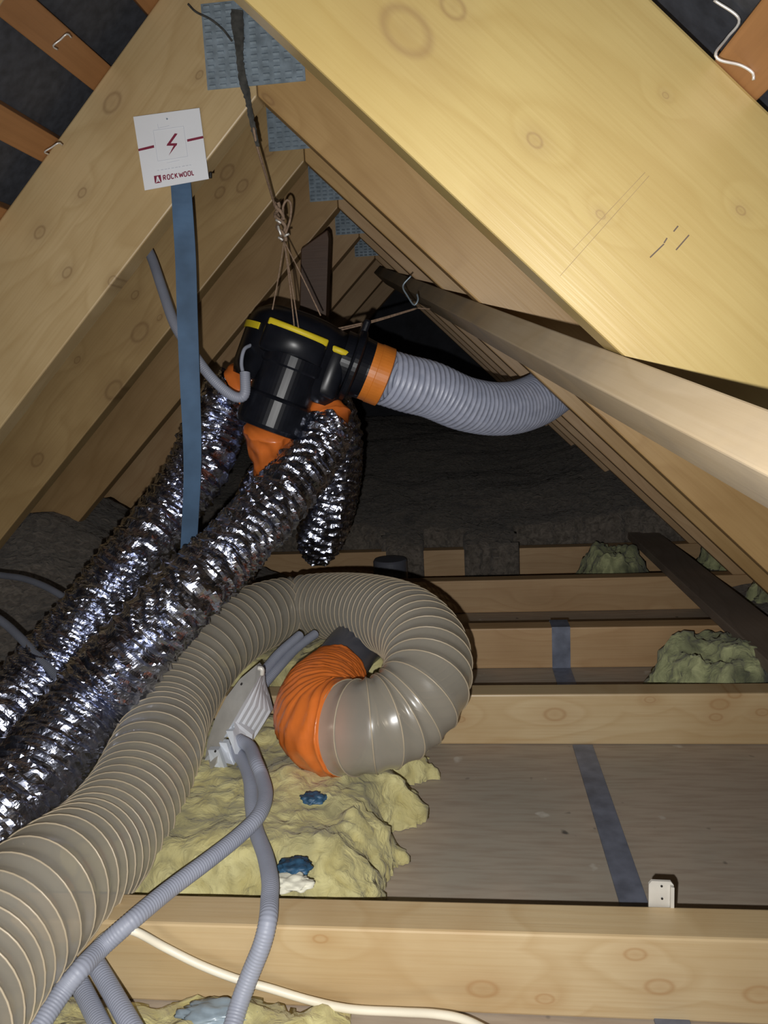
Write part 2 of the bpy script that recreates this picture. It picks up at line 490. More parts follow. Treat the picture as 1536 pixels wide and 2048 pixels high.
def fbm(v, o=4):
    s = 0; a = 1
    for _ in range(o):
        s += a * noise.noise(v); v = v * 2.03 + Vector((3.1, 1.7, 5.3)); a *= 0.5
    return s

# ------------------------------------------------------------------ the setting
XR, ZR = -0.3245, 0.4815            # underside of the ridge
RD, TH = 0.2205, 0.048              # rafter depth and timber thickness
JT, JB = -0.56, -0.657              # joist top, joist bottom
R2 = math.sqrt(2)
YB = [0.765, 1.380, 1.760, 2.200, 2.620, 3.060, 3.520, 3.980]   # far faces of the trusses
Y0, Y1 = -0.9, 4.6
XL, XRR = XR - (ZR - JT) - 0.45, XR + (ZR - JT) + 0.45

bm = bmesh.new()
box(bm, XL, XRR, Y0, Y1, JB - 0.02, JB)
tag(link('floor', bm, M['board'], mw=Matrix.Identity(4)), kind='structure')
HF = RD * R2 + 0.030 * R2
bm = bmesh.new()
for sgn in (-1, 1):
    ap = (XR, ZR + HF); le = 1.75
    q = [(ap[0], ap[1]), (ap[0] + sgn * le, ap[1] - le), (ap[0] + sgn * le, ap[1] - le + 0.012), (ap[0], ap[1] + 0.012)]
    a = [bm.verts.new((x, Y0, z)) for x, z in q]; b = [bm.verts.new((x, Y1, z)) for x, z in q]
    bm.faces.new(a); bm.faces.new(b[::-1])
    for i in range(4):
        bm.faces.new((a[i], b[i], b[(i + 1) % 4], a[(i + 1) % 4]))
tag(link('ceiling', bm, M['felt'], mw=Matrix.Identity(4)), kind='structure')
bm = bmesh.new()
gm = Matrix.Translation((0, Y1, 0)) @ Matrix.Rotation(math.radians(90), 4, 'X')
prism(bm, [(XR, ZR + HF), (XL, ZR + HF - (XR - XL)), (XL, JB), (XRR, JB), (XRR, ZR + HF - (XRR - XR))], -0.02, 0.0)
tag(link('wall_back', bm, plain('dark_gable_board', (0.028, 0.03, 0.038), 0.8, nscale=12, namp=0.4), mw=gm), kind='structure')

# ------------------------------------------------------------------ roof trusses
def rafter(sgn, y, mat, parent, name='rafter', wob=0.0):
    """local X runs down the slope, local Y square to it (towards the roof), local Z along world Y"""
    ud = Vector((sgn / R2, 0, -1 / R2)); vd = Vector((sgn / R2, 0, 1 / R2))
    L = (ZR - JT) * R2
    poly = [(0.0, 0.0), (L, 0.0), (L + RD, RD), (-RD, RD)]
    # plumb cut at the ridge, level seat on the joist
    bm = bmesh.new()
    zd = ud.cross(vd)
    s = 1 if zd.y > 0 else -1
    prism(bm, poly, 0.0 if s > 0 else -TH, TH if s > 0 else 0.0, bev=0.003)
    m = Matrix.Identity(4)
    for i in range(3):
        m[i][0], m[i][1], m[i][2] = ud[i], vd[i], zd[i]
    m.translation = Vector((XR + sgn * 0.0006, y - TH, ZR))
    return link(name, bm, mat, parent, mw=m)

def joist(y, mat, parent):
    bm = bmesh.new()
    L = 2 * (ZR - JT) + 2 * RD * R2
    box(bm, 0, L, 0, JT - JB - 0.001, 0, TH, bev=0.003)
    m = frame(Vector((XR - L / 2, y, JB + 0.0008)), (1, 0, 0), (0, 0, 1))
    return link('ceiling_joist', bm, mat, parent, mw=m)

def nail_plate(y, zb, w, h, parent, cx=XR, cols=9):
    """pressed steel plate with rows of punched teeth, on the face at world y"""
    bm = bmesh.new()
    box(bm, cx - w / 2, cx + w / 2, y - 0.0016, y, zb, zb + h)
    nc = cols; nr = int(h / 0.0095)
    for i in range(nc):
        for j in range(nr):
            x = cx - w / 2 + (i + 0.5) * w / nc; z = zb + (j + 0.5) * h / nr
            if noise.noise(Vector((i * 3.1, j * 1.7, y * 9))) > 0.45:
                continue
            # raised lip of a punched tooth
            a = 0.0052
            v = [bm.verts.new(c) for c in ((x - a, y - 0.0017, z - 0.0026), (x + a, y - 0.0017, z - 0.0026), (x + a, y - 0.0042, z + 0.0002), (x - a, y - 0.0042, z + 0.0002), (x - a, y - 0.0017, z + 0.0026), (x + a, y - 0.0017, z + 0.0026))]
            bm.faces.new((v[0], v[1], v[2], v[3])); bm.faces.new((v[3], v[2], v[5], v[4]))
            bm.faces.new((v[0], v[3], v[4])); bm.faces.new((v[1], v[5], v[2]))
    return link('nail_plate', bm, M['galv'], parent)

labels = [
    'nearest roof truss, bright yellow rafter filling the upper right, joist crossing the bottom',
    'second roof truss, pale rafter carrying the white sign and toothed steel plate',
    'third roof truss, its left rafter crossed by the blue strap behind the grey conduit',
    'fourth roof truss, dimmer pine behind the fan, joist just past the clear hose loop',
    'fifth roof truss, the far joist half buried by dark loose fill',
    'sixth roof truss, dark far rafters seen beside the brown post near the ridge',
    'seventh roof truss, deep in shadow over the dark loose fill',
    'last roof truss before the dark far end of the loft']
mats = [('pine', 'pine_bright', 'pine_joist_near'), ('pine_sign', 'pine_orange', 'pine_joist_mid'), ('pine_third', 'pine_orange', 'pine_far'),
        ('pine', 'pine_far', 'pine_far'), ('pine_far', 'pine_far', 'pine_far'), ('pine_far', 'pine_far', 'pine_far'), ('pine_far',) * 3, ('pine_far',) * 3]
plates = {1: (0.497, 0.165, 0.13), 2: (0.506, 0.150, 0.12), 3: (0.500, 0.15, 0.12), 4: (0.49, 0.15, 0.12), 5: (0.49, 0.15, 0.12)}
trusses = []
for i, yb in enumerate(YB):
    yf = yb - TH
    t = thing('roof_truss', (XR, yf, JB), labels[i], 'roof truss')
    trusses.append(t)
    rafter(-1, yb, M[mats[i][0]], t)
    rafter(1, yb, M[mats[i][1]], t)
    joist(yb, M[mats[i][2]], t)
    if i in plates:
        zb, w, h = plates[i]
        nail_plate(yf, zb, w, h, t)

def scored(p, q, w, mat, name, parent):
    p = Vector(p); q = Vector(q); d_ = (q - p).normalized(); n_ = Vector((-d_.z, 0, d_.x)) * w / 2
    bm = bmesh.new()
    f = [bm.verts.new(v + Vector((0, -0.0003, 0))) for v in (p + n_, q + n_, q - n_, p - n_)]
    g = [bm.verts.new(v + Vector((0, 0.0003, 0))) for v in (p + n_, q + n_, q - n_, p - n_)]
    bm.faces.new(f); bm.faces.new(g[::-1])
    for k in range(4):
        bm.faces.new((f[k], f[(k + 1) % 4], g[(k + 1) % 4], g[k]))
    return link(name, bm, mat, parent)
M['scored'] = plain('brown_scored_line', (0.30, 0.21, 0.09), 0.6)
M['smudge'] = plain('dark_pencil_smudge', (0.10, 0.07, 0.05), 0.7)
scored((0.1588, 0.7170, 0.1697), (0.0974, 0.7170, 0.1100), 0.0006, M['scored'], 'scored_line', trusses[0])
scored((0.1622, 0.7170, 0.1666), (0.0864, 0.7170, 0.0886), 0.0006, M['scored'], 'scored_line', trusses[0])
for (a_, b_) in (((0.1867, 0.7170, 0.1239), (0.1830, 0.7170, 0.1196)), ((0.1776, 0.7170, 0.1146), (0.1751, 0.7170, 0.1106)), ((0.1959, 0.7170, 0.1158), (0.1852, 0.7170, 0.1041)), ((0.1751, 0.7170, 0.1098), (0.1634, 0.7170, 0.0993))):
    scored(a_, b_, 0.0012, M['smudge'], 'pencil_mark', trusses[0])

# ------------------------------------------------------------------ battens on top of the rafters
def batten(sgn, s, y0, y1, label, w=0.049):
    ud = Vector((sgn / R2, 0, -1 / R2)); vd = Vector((sgn / R2, 0, 1 / R2))
    o = Vector((XR, 0, ZR)) + vd * (RD + 0.0005) + ud * s
    bm = bmesh.new()
    box(bm, 0, y1 - y0, 0, w, 0, 0.028, bev=0.002)
    m = Matrix.Identity(4)
    zz = Vector((0, 1, 0)).cross(ud)
    if zz.dot(vd) < 0:
        o = o + ud * w; ud = -ud; zz = -zz
    for i in range(3):
        m[i][0], m[i][1], m[i][2] = (0, 1, 0)[i], ud[i], zz[i]
    m.translation = o + Vector((0, y0, 0))
    return tag(link('roof_batten', bm, M['batten'], mw=m), label, 'batten', 'roofing battens on the dark felt')

def slope_s(sgn, x, z):     # distance down the slope from the ridge underside
    return ((x - XR) * sgn - (z - ZR)) / R2
# left slope battens were read off the photograph at these distances down the slope
sl0 = slope_s(-1, 0, 0)
for k, (s, lab) in enumerate([(-0.136, 'topmost roofing batten at the top left, meeting the rafter above the toothed plate'),
                              (0.015, 'roofing batten running from the top left corner to the pale rafter'),
                              (0.164, 'roofing batten level with the white sign, second one down at left'),
                              (0.316, 'lowest roofing batten at the left edge, short end just visible')]):
    batten(-1, sl0 + s, -0.8, 4.4, lab)
sr0 = slope_s(1, 0, 0)
batten(1, sr0 - 0.028, -0.8, 4.4, 'roofing batten in the top right corner with a pale thread hanging over it')

# staples on the left battens
def staple(p, q, r=0.0012):
    bm = bmesh.new()
    a, b = Vector(p), Vector(q)
    path, _ = catmull([a + Vector((0, 0.012, 0.0)), a, a * 0.5 + b * 0.5, b, b + Vector((0, 0.012, 0.0))], 16)
    tube(bm, path, r, 8)
    return bm
for (p, q, lab) in (((-0.5651, 1.1300, 0.4991), (-0.5425, 1.1300, 0.5127), 'bright staple sticking out of the upper left batten'),
                    ((-0.6536, 1.2400, 0.3949), (-0.6286, 1.2400, 0.4064), 'bright staple on the batten left of the white sign')):
    tag(link('staple', staple(p, q), M['nail_pale'], smooth=True), lab, 'staple', 'staples in the battens')

# thread at top right
tag(simple_tube('thread', [(0.2081, 0.7000, 0.2925), (0.2277, 0.7000, 0.2767), (0.2191, 0.7000, 0.2638), (0.2074, 0.6900, 0.2498), (0.2106, 0.6900, 0.2439), (0.2260, 0.6900, 0.2389), (0.2357, 0.6900, 0.2325), (0.2366, 0.6900, 0.2268)], 0.0012, M['nail_pale'], n=40, seg=8),
    'pale curled thread hanging beside the bright yellow rafter at the top right', 'thread')

# ------------------------------------------------------------------ diagonal brace under the right-hand rafters
def on_right(y, s, off=0.0):       # point on the underside plane of the right rafters
    ud = Vector((1 / R2, 0, -1 / R2)); vd = Vector((1 / R2, 0, 1 / R2))
    return vd * (0.111 - off) + ud * s + Vector((0, y, 0))
p0 = on_right(3.25, -0.262 * 3.25 + 0.272); p1 = on_right(0.12, -0.262 * 0.12 + 0.272)
d = (p1 - p0)
vd = Vector((1 / R2, 0, 1 / R2))
m = frame(p0 - vd * 0.0370, d, vd.cross(d))
if (m.to_3x3() @ Vector((0, 1, 0))).dot(Vector((1, 0, -1))) < 0:
    m = frame(p0 - vd * 0.0370, d, -vd.cross(d))
bm = bmesh.new()
box(bm, 0, d.length, 0, 0.070, 0.0, 0.0362, bev=0.002)
zz = (m.to_3x3() @ Vector((0, 0, 1))).dot(vd)
if zz < 0:
    bmesh.ops.translate(bm, verts=bm.verts, vec=(0, 0, -0.0362))
br = tag(link('diagonal_brace', bm, M['brace'], mw=m), 'long dusty brace board nailed aslant under the right-hand rafters', 'wooden brace')

# flat binder board on the joist ends at the right eaves
bm = bmesh.new()
box(bm, 0, 1.75, 0, 0.10, 0, 0.024, bev=0.002)
tag(link('binder_board', bm, M['old_wood'], mw=frame(Vector((0.640, 1.1, JT + 0.0005)), (0, 1, 0), (-1, 0, 0))), 'dark grey brown board lying along the joist ends at the right eaves', 'wooden board')

# dark hanging post near the ridge
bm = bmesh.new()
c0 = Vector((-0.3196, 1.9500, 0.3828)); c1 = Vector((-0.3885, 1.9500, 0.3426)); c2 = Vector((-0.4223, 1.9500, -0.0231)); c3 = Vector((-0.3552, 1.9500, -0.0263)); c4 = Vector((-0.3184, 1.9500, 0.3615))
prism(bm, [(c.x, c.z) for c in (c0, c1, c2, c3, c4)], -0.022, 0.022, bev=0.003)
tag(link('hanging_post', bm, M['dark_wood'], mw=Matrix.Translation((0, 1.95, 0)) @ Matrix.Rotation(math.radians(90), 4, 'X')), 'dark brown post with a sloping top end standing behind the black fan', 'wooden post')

# ------------------------------------------------------------------ steel strip over the ceiling board and joists
bm = bmesh.new()
x0, x1 = 0.172, 0.207
def ribbon(bm, pts, x0s, x1s, th=0.002):
    a = []
    for (y, z), xa, xb in zip(pts, x0s, x1s):
        a.append((bm.verts.new((xa, y, z)), bm.verts.new((xb, y, z)), bm.verts.new((xb, y, z + th)), bm.verts.new((xa, y, z + th))))
    for p, q in zip(a, a[1:]):
        for i in range(4):
            bm.faces.new((p[i], p[(i + 1) % 4], q[(i + 1) % 4], q[i]))
    bm.faces.new(a[0][::-1]); bm.faces.new(a[-1])
pts = [(0.10, JB + 0.001), (0.70, JB + 0.001), (1.325, JB + 0.001)]
ribbon(bm, pts, [x0] * 3, [x1] * 3, 0.003)
tag(link('steel_strip', bm, M['strip']), 'grey steel strip lying on the ceiling board between the two nearest joists', 'metal strip')
bm = bmesh.new()
yj = YB[2] - TH
ribbon(bm, [(1.385, JB + 0.001), (yj - 0.004, JB + 0.001), (yj - 0.0035, JT + 0.0015), (yj + TH + 0.002, JT + 0.0015), (yj + TH + 0.004, JB + 0.002)], [x0 + 0.006] * 5, [x1 + 0.012] * 5, 0.0015)
tag(link('steel_strip', bm, M['strip']), 'grey steel strap folded up over the face of the third joist', 'metal strip')

# bracket on the nearest joist
br = thing('steel_bracket', (0.1920, 0.7680, -0.5553), 'small pale bracket with two holes standing behind the nearest joist', 'bracket')
bm = bmesh.new()
a = Vector((0.1774, 0.7680, -0.5322)); b = Vector((0.2031, 0.7680, -0.5327))
prism(bm, [(a.x + 0.003, a.z), (b.x - 0.003, b.z), (b.x, b.z - 0.004), (b.x, JT - 0.03), (a.x, JT - 0.03), (a.x, a.z - 0.004)], -0.0015, 0.0015)
prism(bm, [(b.x - 0.004, b.z - 0.003), (b.x - 0.0005, b.z - 0.004), (b.x - 0.0005, JT - 0.03), (b.x - 0.004, JT - 0.03)], 0.0015, 0.006)
link('plate', bm, M['steel_white'], br, mw=Matrix.Translation((0, 0.768, 0)) @ Matrix.Rotation(math.radians(90), 4, 'X'))
for q in ((0.1904, 0.7660, -0.5375), (0.1910, 0.7660, -0.5521)):
    bm = bmesh.new()
    lathe(bm, [(0.0012, 0), (0.0012, 0.0008)], Matrix.Translation(Vector(q)) @ Matrix.Rotation(math.radians(90), 4, 'X'), 12)
    link('screw_hole', bm, M['dark_spot'], br)

# ------------------------------------------------------------------ insulation and loose fill
def heightfield(name, mat, xs, ys, zfun, mask, label=None, cat=None, kind=None, group=None, base=None, step=0.008, fluff=0.0):
    bm = bmesh.new()
    nx = int((xs[1] - xs[0]) / step); ny = int((ys[1] - ys[0]) / step)
    g = {}
    for i in range(nx + 1):
        for j in range(ny + 1):
            x = xs[0] + (xs[1] - xs[0]) * i / nx; y = ys[0] + (ys[1] - ys[0]) * j / ny
            mk = mask(x, y)
            if mk > 0:
                z = zfun(x, y, mk)
                dx = 0.012 * noise.noise(Vector((x * 30, y * 30, 1.3))) * min(1, mk); dy = 0.006 * noise.noise(Vector((x * 30, y * 30, 7.3))) * min(1, mk)
                g[i, j] = bm.verts.new((x + dx, y + dy, z))
    for i in range(nx):
        for j in range(ny):
            q = [g.get(k) for k in ((i, j), (i + 1, j), (i + 1, j + 1), (i, j + 1))]
            if all(q):
                bm.faces.new(q)
    if fluff:
        bm.normal_update()
        nn = [(v, v.normal.copy(), v.co.copy()) for v in bm.verts]
        for v, n, c in nn:
            d = 0.5 * noise.noise(c * 55) + 0.7 * (0.35 - abs(noise.noise(c * 22 + Vector((9, 2, 4))))) + 0.30 * noise.noise(c * 130)
            v.co = c + n * d * fluff * (0.35 + 0.65 * max(0.0, min(1.0, (c.x + 0.30) / 0.12)))
            v.co.z = max(v.co.z, (base if base is not None else -9) + 0.001)
    # skirt down to the base so that it is a closed lump
    if base is not None:
        be = [e for e in bm.edges if len(e.link_faces) == 1]
        ret = bmesh.ops.extrude_edge_only(bm, edges=be)
        for v in ret['geom']:
            if isinstance(v, bmesh.types.BMVert):
                v.co.z = base
    loose = [v for v in bm.verts if not v.link_faces]
    bmesh.ops.delete(bm, geom=loose, context='VERTS')
    o = link(name, bm, mat, smooth=True)
    return tag(o, label, cat, group, kind)

def inpoly(x, y, poly):
    c = False; n = len(poly); dmin = 9
    for i in range(n):
        x1, y1 = poly[i]; x2, y2 = poly[(i + 1) % n]
        if (y1 > y) != (y2 > y) and x < (x2 - x1) * (y - y1) / (y2 - y1) + x1:
            c = not c
        dx, dy = x2 - x1, y2 - y1
        t = max(0, min(1, ((x - x1) * dx + (y - y1) * dy) / (dx * dx + dy * dy)))
        dmin = min(dmin, math.hypot(x - x1 - t * dx, y - y1 - t * dy))
    return dmin if c else -dmin

def lump(poly, top, edge=0.05, amp=0.022, fr=14, seed=0.0, jagged_edge=0.02, zlow=JB):
    def mask(x, y):
        return inpoly(x, y, poly) + jagged_edge * fbm(Vector((x * 22, y * 22, seed)), 3)
    def z(x, y, mk):
        f = min(1.0, mk / edge)
        f = (f * f * (3 - 2 * f)) ** 0.7
        n = fbm(Vector((x * fr, y * fr, seed + 4)), 4)
        n2 = abs(noise.noise(Vector((x * 16, y * 30, seed + 9)))) + 0.5 * abs(noise.noise(Vector((x * 40, y * 60, seed + 2))))
        return zlow + 0.006 + f * (top(x, y) - zlow + amp * n - amp * 0.4 * n2)
    return mask, z

# yellow batt in the bay between the two nearest joists
poly = [(-1.1, 0.770)] + [q[:2] for q in ((-0.1314, 0.8267, -0.6000), (-0.1217, 0.8993, -0.6200), (-0.1061, 0.9755, -0.6300), (-0.1268, 1.0433, -0.6400), (-0.0835, 1.0657, -0.6400), (-0.0697, 1.1054, -0.6300), (-0.0926, 1.1326, -0.6200), (-0.1252, 1.1594, -0.6200), (-0.0618, 1.2108, -0.6200), (-0.0892, 1.2524, -0.6200))] + [(-0.10, 1.327), (-1.1, 1.327)]
mk, zf = lump(poly, lambda x, y: -0.572, seed=1.0, amp=0.014, fr=9, edge=0.07)
heightfield('glass_wool_batt', M['wool'], (-1.1, 0.06), (0.768, 1.329), zf, mk, 'lumpy yellow glass wool batt under the grey conduits beyond the nearest joist', 'insulation', base=JB + 0.001, step=0.0055, fluff=0.015)
# lumps over the second joist below the white box and orange tape
poly = [(-0.75, 1.384), (-0.12, 1.384), (-0.15, 1.5), (-0.2, 1.6), (-0.22, 1.706), (-0.75, 1.706)]
mk, zf = lump(poly, lambda x, y: -0.535, seed=3.0, amp=0.018)
heightfield('glass_wool_batt', M['wool'], (-0.75, -0.05), (1.384, 1.708), zf, mk, 'yellow glass wool behind the white junction box, left of the grey pipe', 'insulation', base=JB + 0.001, step=0.0065, fluff=0.014)
# below the nearest joist, bottom edge of the photograph
poly = [(-0.9, 0.3), (-0.14, 0.3), (-0.16, 0.62), (-0.13, 0.714), (-0.9, 0.714)]
mk, zf = lump(poly, lambda x, y: -0.628, seed=5.0, amp=0.016)
heightfield('glass_wool_batt', M['wool'], (-0.9, -0.05), (0.3, 0.715), zf, mk, 'strip of yellow glass wool in front of the nearest joist at the bottom edge', 'insulation', base=JB + 0.001, step=0.0065, fluff=0.014)
# right eaves tufts
def tuft(cx, cy, rx, ry, top, seed, label, mat='wool_dirty', zlow=JB, group='dusty glass wool tufts at the right eaves'):
    poly = [(cx + rx * math.cos(a) * (1 + 0.15 * math.sin(3 * a + seed)), cy + ry * math.sin(a)) for a in [2 * math.pi * k / 14 for k in range(14)]]
    mk, zf = lump(poly, lambda x, y: top, seed=seed, amp=0.03, edge=0.06, jagged_edge=0.015, zlow=zlow)
    heightfield('glass_wool_tuft', M[mat], (cx - rx * 1.3, cx + rx * 1.3), (cy - ry * 1.25, cy + ry * 1.25), zf, mk, label, 'insulation', base=zlow + 0.001, step=0.006, group=group, fluff=0.02)
tuft(0.49, 1.545, 0.13, 0.145, -0.555, 11.0, 'green yellow wool tuft between the second and third joists at the right', 'wool_dirty')
tuft(0.44, 2.40, 0.12, 0.14, -0.545, 13.0, 'small dark tuft of wool on the fifth bay at the right')
tuft(0.80, 1.60, 0.10, 0.16, -0.53, 17.0, 'wool tuft beyond the binder board at the right edge')
tuft(0.80, 2.00, 0.09, 0.17, -0.50, 19.0, 'wool tuft tucked under the right-hand rafters half way back')
tuft(0.78, 2.42, 0.09, 0.13, -0.50, 23.0, 'farthest wool tuft under the right-hand rafters')

# dark loose fill: rising heap at the back, and the dark left eaves
def heap_top(x, y):
    t = max(0.0, min(1.0, (y - 2.55) / 1.9))
    return -0.548 + 0.36 * t ** 0.75 + 0.05 * max(0.0, -x - 0.2) + 0.22 * max(0.0, x - 0.28) + 0.03 * fbm(Vector((x * 2.5, y * 2.5, 2)), 3)
def hm(x, y):
    e = 2.64 + 0.03 * fbm(Vector((x * 9, 3.3, 0.5)), 3)
    if -0.30 + 0.05 * fbm(Vector((0, y * 30, 4.5)), 3) < x < 0.17 + 0.05 * fbm(Vector((9, y * 30, 0.5)), 3) and not -0.16 < x < -0.03:
        e = 2.53 + 0.02 * fbm(Vector((x * 20, 3.3, 0.5)), 3)
    return 1.0 if y > e else -1
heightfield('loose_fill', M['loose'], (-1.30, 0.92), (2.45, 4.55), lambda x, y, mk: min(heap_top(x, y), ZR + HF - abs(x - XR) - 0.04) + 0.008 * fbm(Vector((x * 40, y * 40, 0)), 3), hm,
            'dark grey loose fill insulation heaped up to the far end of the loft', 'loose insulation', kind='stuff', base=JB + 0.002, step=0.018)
def left_top(x, y):
    return -0.615 + 0.29 * max(0.0, min(1.0, (-x - 0.62) / 0.6)) * max(0.25, min(1.0, (y - 1.38) / 0.7)) + 0.018 * fbm(Vector((x * 5, y * 5, 6)), 3)
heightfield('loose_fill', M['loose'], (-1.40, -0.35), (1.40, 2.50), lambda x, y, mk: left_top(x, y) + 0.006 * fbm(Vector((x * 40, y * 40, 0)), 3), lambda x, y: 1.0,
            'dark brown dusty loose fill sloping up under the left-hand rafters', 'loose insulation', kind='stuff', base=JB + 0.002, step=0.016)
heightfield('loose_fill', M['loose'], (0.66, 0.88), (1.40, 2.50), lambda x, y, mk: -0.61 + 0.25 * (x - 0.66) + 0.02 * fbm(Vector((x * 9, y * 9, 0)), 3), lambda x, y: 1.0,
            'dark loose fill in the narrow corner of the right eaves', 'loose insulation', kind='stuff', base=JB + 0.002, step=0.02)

# scraps in the wool
def scrap(name, c, rx, ry, mat, label, cat, seed):
    bm = bmesh.new()
    bmesh.ops.create_icosphere(bm, subdivisions=4, radius=1.0)
    for v in bm.verts:
        n = 1 + 0.35 * fbm(v.co * 2.2 + Vector((seed, 0, 0)), 3)
        v.co = Vector((v.co.x * rx * n, v.co.y * ry * n, v.co.z * 0.007 * n)) + Vector(c)
    return tag(link(name, bm, M[mat], smooth=True), label, cat)
scrap('plastic_scrap', (-0.2233, 0.8319, -0.5680), 0.020, 0.017, 'blue_scrap', 'crumpled blue plastic scrap sunk in the yellow wool near the nearest joist', 'scrap', 1)
scrap('plastic_scrap', (-0.2327, 0.9884, -0.5680), 0.018, 0.014, 'blue_scrap', 'dark blue scrap in the middle of the yellow wool', 'scrap', 4)
scrap('paper_scrap', (-0.2229, 0.8072, -0.5720), 0.025, 0.016, 'paper', 'torn white paper beside the blue scrap in the yellow wool', 'scrap', 8)

M['film'] = plain('blue_grey_film', (0.25, 0.31, 0.36), 0.3, nscale=30, namp=0.2, bstr=0.4)
scrap('plastic_film', (-0.2742, 0.6684, -0.6220), 0.035, 0.016, 'film', 'pale blue grey plastic film in the wool at the bottom edge', 'scrap', 12)

# ------------------------------------------------------------------ fan
FC = Vector((-0.3084, 1.5000, 0.0490))
PX = 1.5 / 1538.0
U = (Vector((-0.2220, 1.5200, 0.0101)) - FC).normalized()
Vv = (Vector((-0.3481, 1.4900, -0.0388)) - FC); Vv = (Vv - U * Vv.dot(U)).normalized()
Wv = U.cross(Vv)
if Wv.y > 0: Wv = -Wv
FM = Matrix.Identity(4)
for i in range(3):
    FM[i][0], FM[i][1], FM[i][2], FM[i][3] = U[i], Vv[i], Wv[i], FC[i]
def F(u, v, w): return FM @ Vector((u * PX, v * PX, w * PX))
fan = thing('extractor_fan', FC, 'black plastic duct fan with yellow stripes hanging on twine under the ridge', 'fan')
S = Matrix.Diagonal((PX, PX, PX, 1))
# drum, axis along V
def axisV(u, v, w):      # local Z -> V
    m = Matrix.Identity(4)
    for i in range(3):
        m[i][0], m[i][1], m[i][2] = U[i], -Wv[i], Vv[i]
    m.translation = F(u, v, w)
    return m @ S
def axisU(u, v, w):
    m = Matrix.Identity(4)
    for i in range(3):
        m[i][0], m[i][1], m[i][2] = Vv[i], Wv[i], U[i]
    m.translation = F(u, v, w)
    return m @ S
bm = bmesh.new()
lathe(bm, [(2, -97), (50, -95), (85, -88), (104, -74), (112, -60), (116, -40), (116, 40), (110, 62), (60, 66), (2, 66)], axisV(-20, 0, -30), 64)
link('housing', bm, M['black'], fan, smooth=True)
def fbox(name, u0, u1, v0, v1, w0, w1, mat, bev=5, seg=3, parent=None, bulge=0):
    bm = bmesh.new()
    box(bm, u0, u1, v0, v1, w0, w1, bev=bev, seg=seg)
    if bulge:
        bmesh.ops.subdivide_edges(bm, edges=[e for e in bm.edges if e.calc_length() > 15], cuts=10, use_grid_fill=True)
        for v in bm.verts:
            if v.co.z > w0:
                a_ = (v.co.x - (u0 + u1) / 2) / ((u1 - u0) / 2); b_ = (v.co.y - (v0 + v1) / 2) / ((v1 - v0) / 2)
                v.co.z += bulge * (1 - a_ * a_) * (1 - 0.5 * b_ * b_)
    bmesh.ops.transform(bm, matrix=FM @ S, verts=bm.verts)
    return link(name, bm, mat, parent or fan, smooth=bool(bulge))
fp = fbox('front_panel', -95, 28, -58, 6, 20, 84, M['black'], 10, 3, bulge=20)
sp = fbox('side_panel', 26, 76, -54, 48, 10, 62, M['black'], 8, 3, bulge=9)
fbox('yellow_stripe', -92, 26, -56, -42, 60, 86, M['yellow'], 3, 2, bulge=20)
fbox('yellow_stripe', 29, 75, -52, -39, 45, 64.5, M['yellow'], 3, 2, bulge=9)
# curved stripe on the drum
bm = bmesh.new()
r0, r1 = 115, 119
prev = None
for k in range(17):
    a = math.radians(158 + 62 * k / 16 - 20)
    cu, cw = -20 + math.cos(a) * 1, 0
    q = [F(-20 + r * math.cos(a), v, -30 + r * math.sin(a)) for r, v in ((r0, -42), (r1, -42), (r1, -29), (r0, -29))]
    q = [bm.verts.new(x) for x in q]
    if prev:
        for i in range(4):
            bm.faces.new((prev[i], prev[(i + 1) % 4], q[(i + 1) % 4], q[i]))
    else:
        bm.faces.new(q[::-1])
    prev = q
bm.faces.new(prev)
link('yellow_stripe', bm, M['yellow'], fan)
# front barrel
bm = bmesh.new()
lathe(bm, [(60, -4), (65, -2), (65, 18), (62, 22), (62, 78), (66, 82), (68, 86), (68, 136), (64, 144), (50, 146), (2, 146)], axisV(-24, 0, 40), 56)
link('barrel', bm, M['black'], fan, smooth=False)
# outlet collar along U
bm = bmesh.new()
lathe(bm, [(60, 60), (60, 78), (72, 80), (74, 84), (74, 92), (68, 96), (62, 98), (60, 114), (60, 118), (2, 118)], axisU(0, -34, 10), 56)
link('outlet_collar', bm, M['black'], fan, smooth=False)
bm = bmesh.new()
box(bm, 78, 92, -125, -90, -30, 40, bev=5)
bmesh.ops.transform(bm, matrix=FM @ S, verts=bm.verts)
link('mounting_lug', bm, M['black'], fan)
bm = bmesh.new()
lathe(bm, [(56, 112), (59, 113), (59.5, 132), (60.5, 133), (60.5, 158), (57, 160), (2, 160)], axisU(0, -34, 10), 56)
link('outlet_tape', bm, M['orange_flat'], fan, smooth=False)

def cone(name, a, b, r1, r2, mat, parent, seg=32, wrinkle=0.0):
    bm = bmesh.new()
    path, _ = catmull([a, (Vector(a) + Vector(b)) / 2, b], 24)
    n = len(path) - 1
    tube(bm, path, lambda i, s, th, p: (r1 + (r2 - r1) * i / n) * (1 + wrinkle * noise.noise(Vector((math.cos(th) * 3, math.sin(th) * 3, i * 0.15)))), seg)
    return link(name, bm, mat, parent, smooth=True)
# taped ports that feed the foil ducts
cone('port', (-0.3730, 1.5600, 0.0436), (-0.4215, 1.5600, 0.0240), 0.050, 0.050, M['black'], fan)
cone('port_tape', (-0.4146, 1.5550, 0.0276), (-0.4604, 1.5550, 0.0057), 0.049, 0.054, M['orange'], fan, wrinkle=0.12)
cone('port', (-0.3316, 1.5500, 0.0115), (-0.3018, 1.5400, -0.0347), 0.050, 0.045, M['black'], fan)
cone('port_tape', (-0.3080, 1.5350, -0.0194), (-0.2713, 1.5000, -0.0690), 0.043, 0.052, M['orange'], fan, wrinkle=0.12)
cone('port_tape', F(-24, 140, 40), (-0.3886, 1.5000, -0.1586), 0.047, 0.034, M['orange'], fan, wrinkle=0.25)
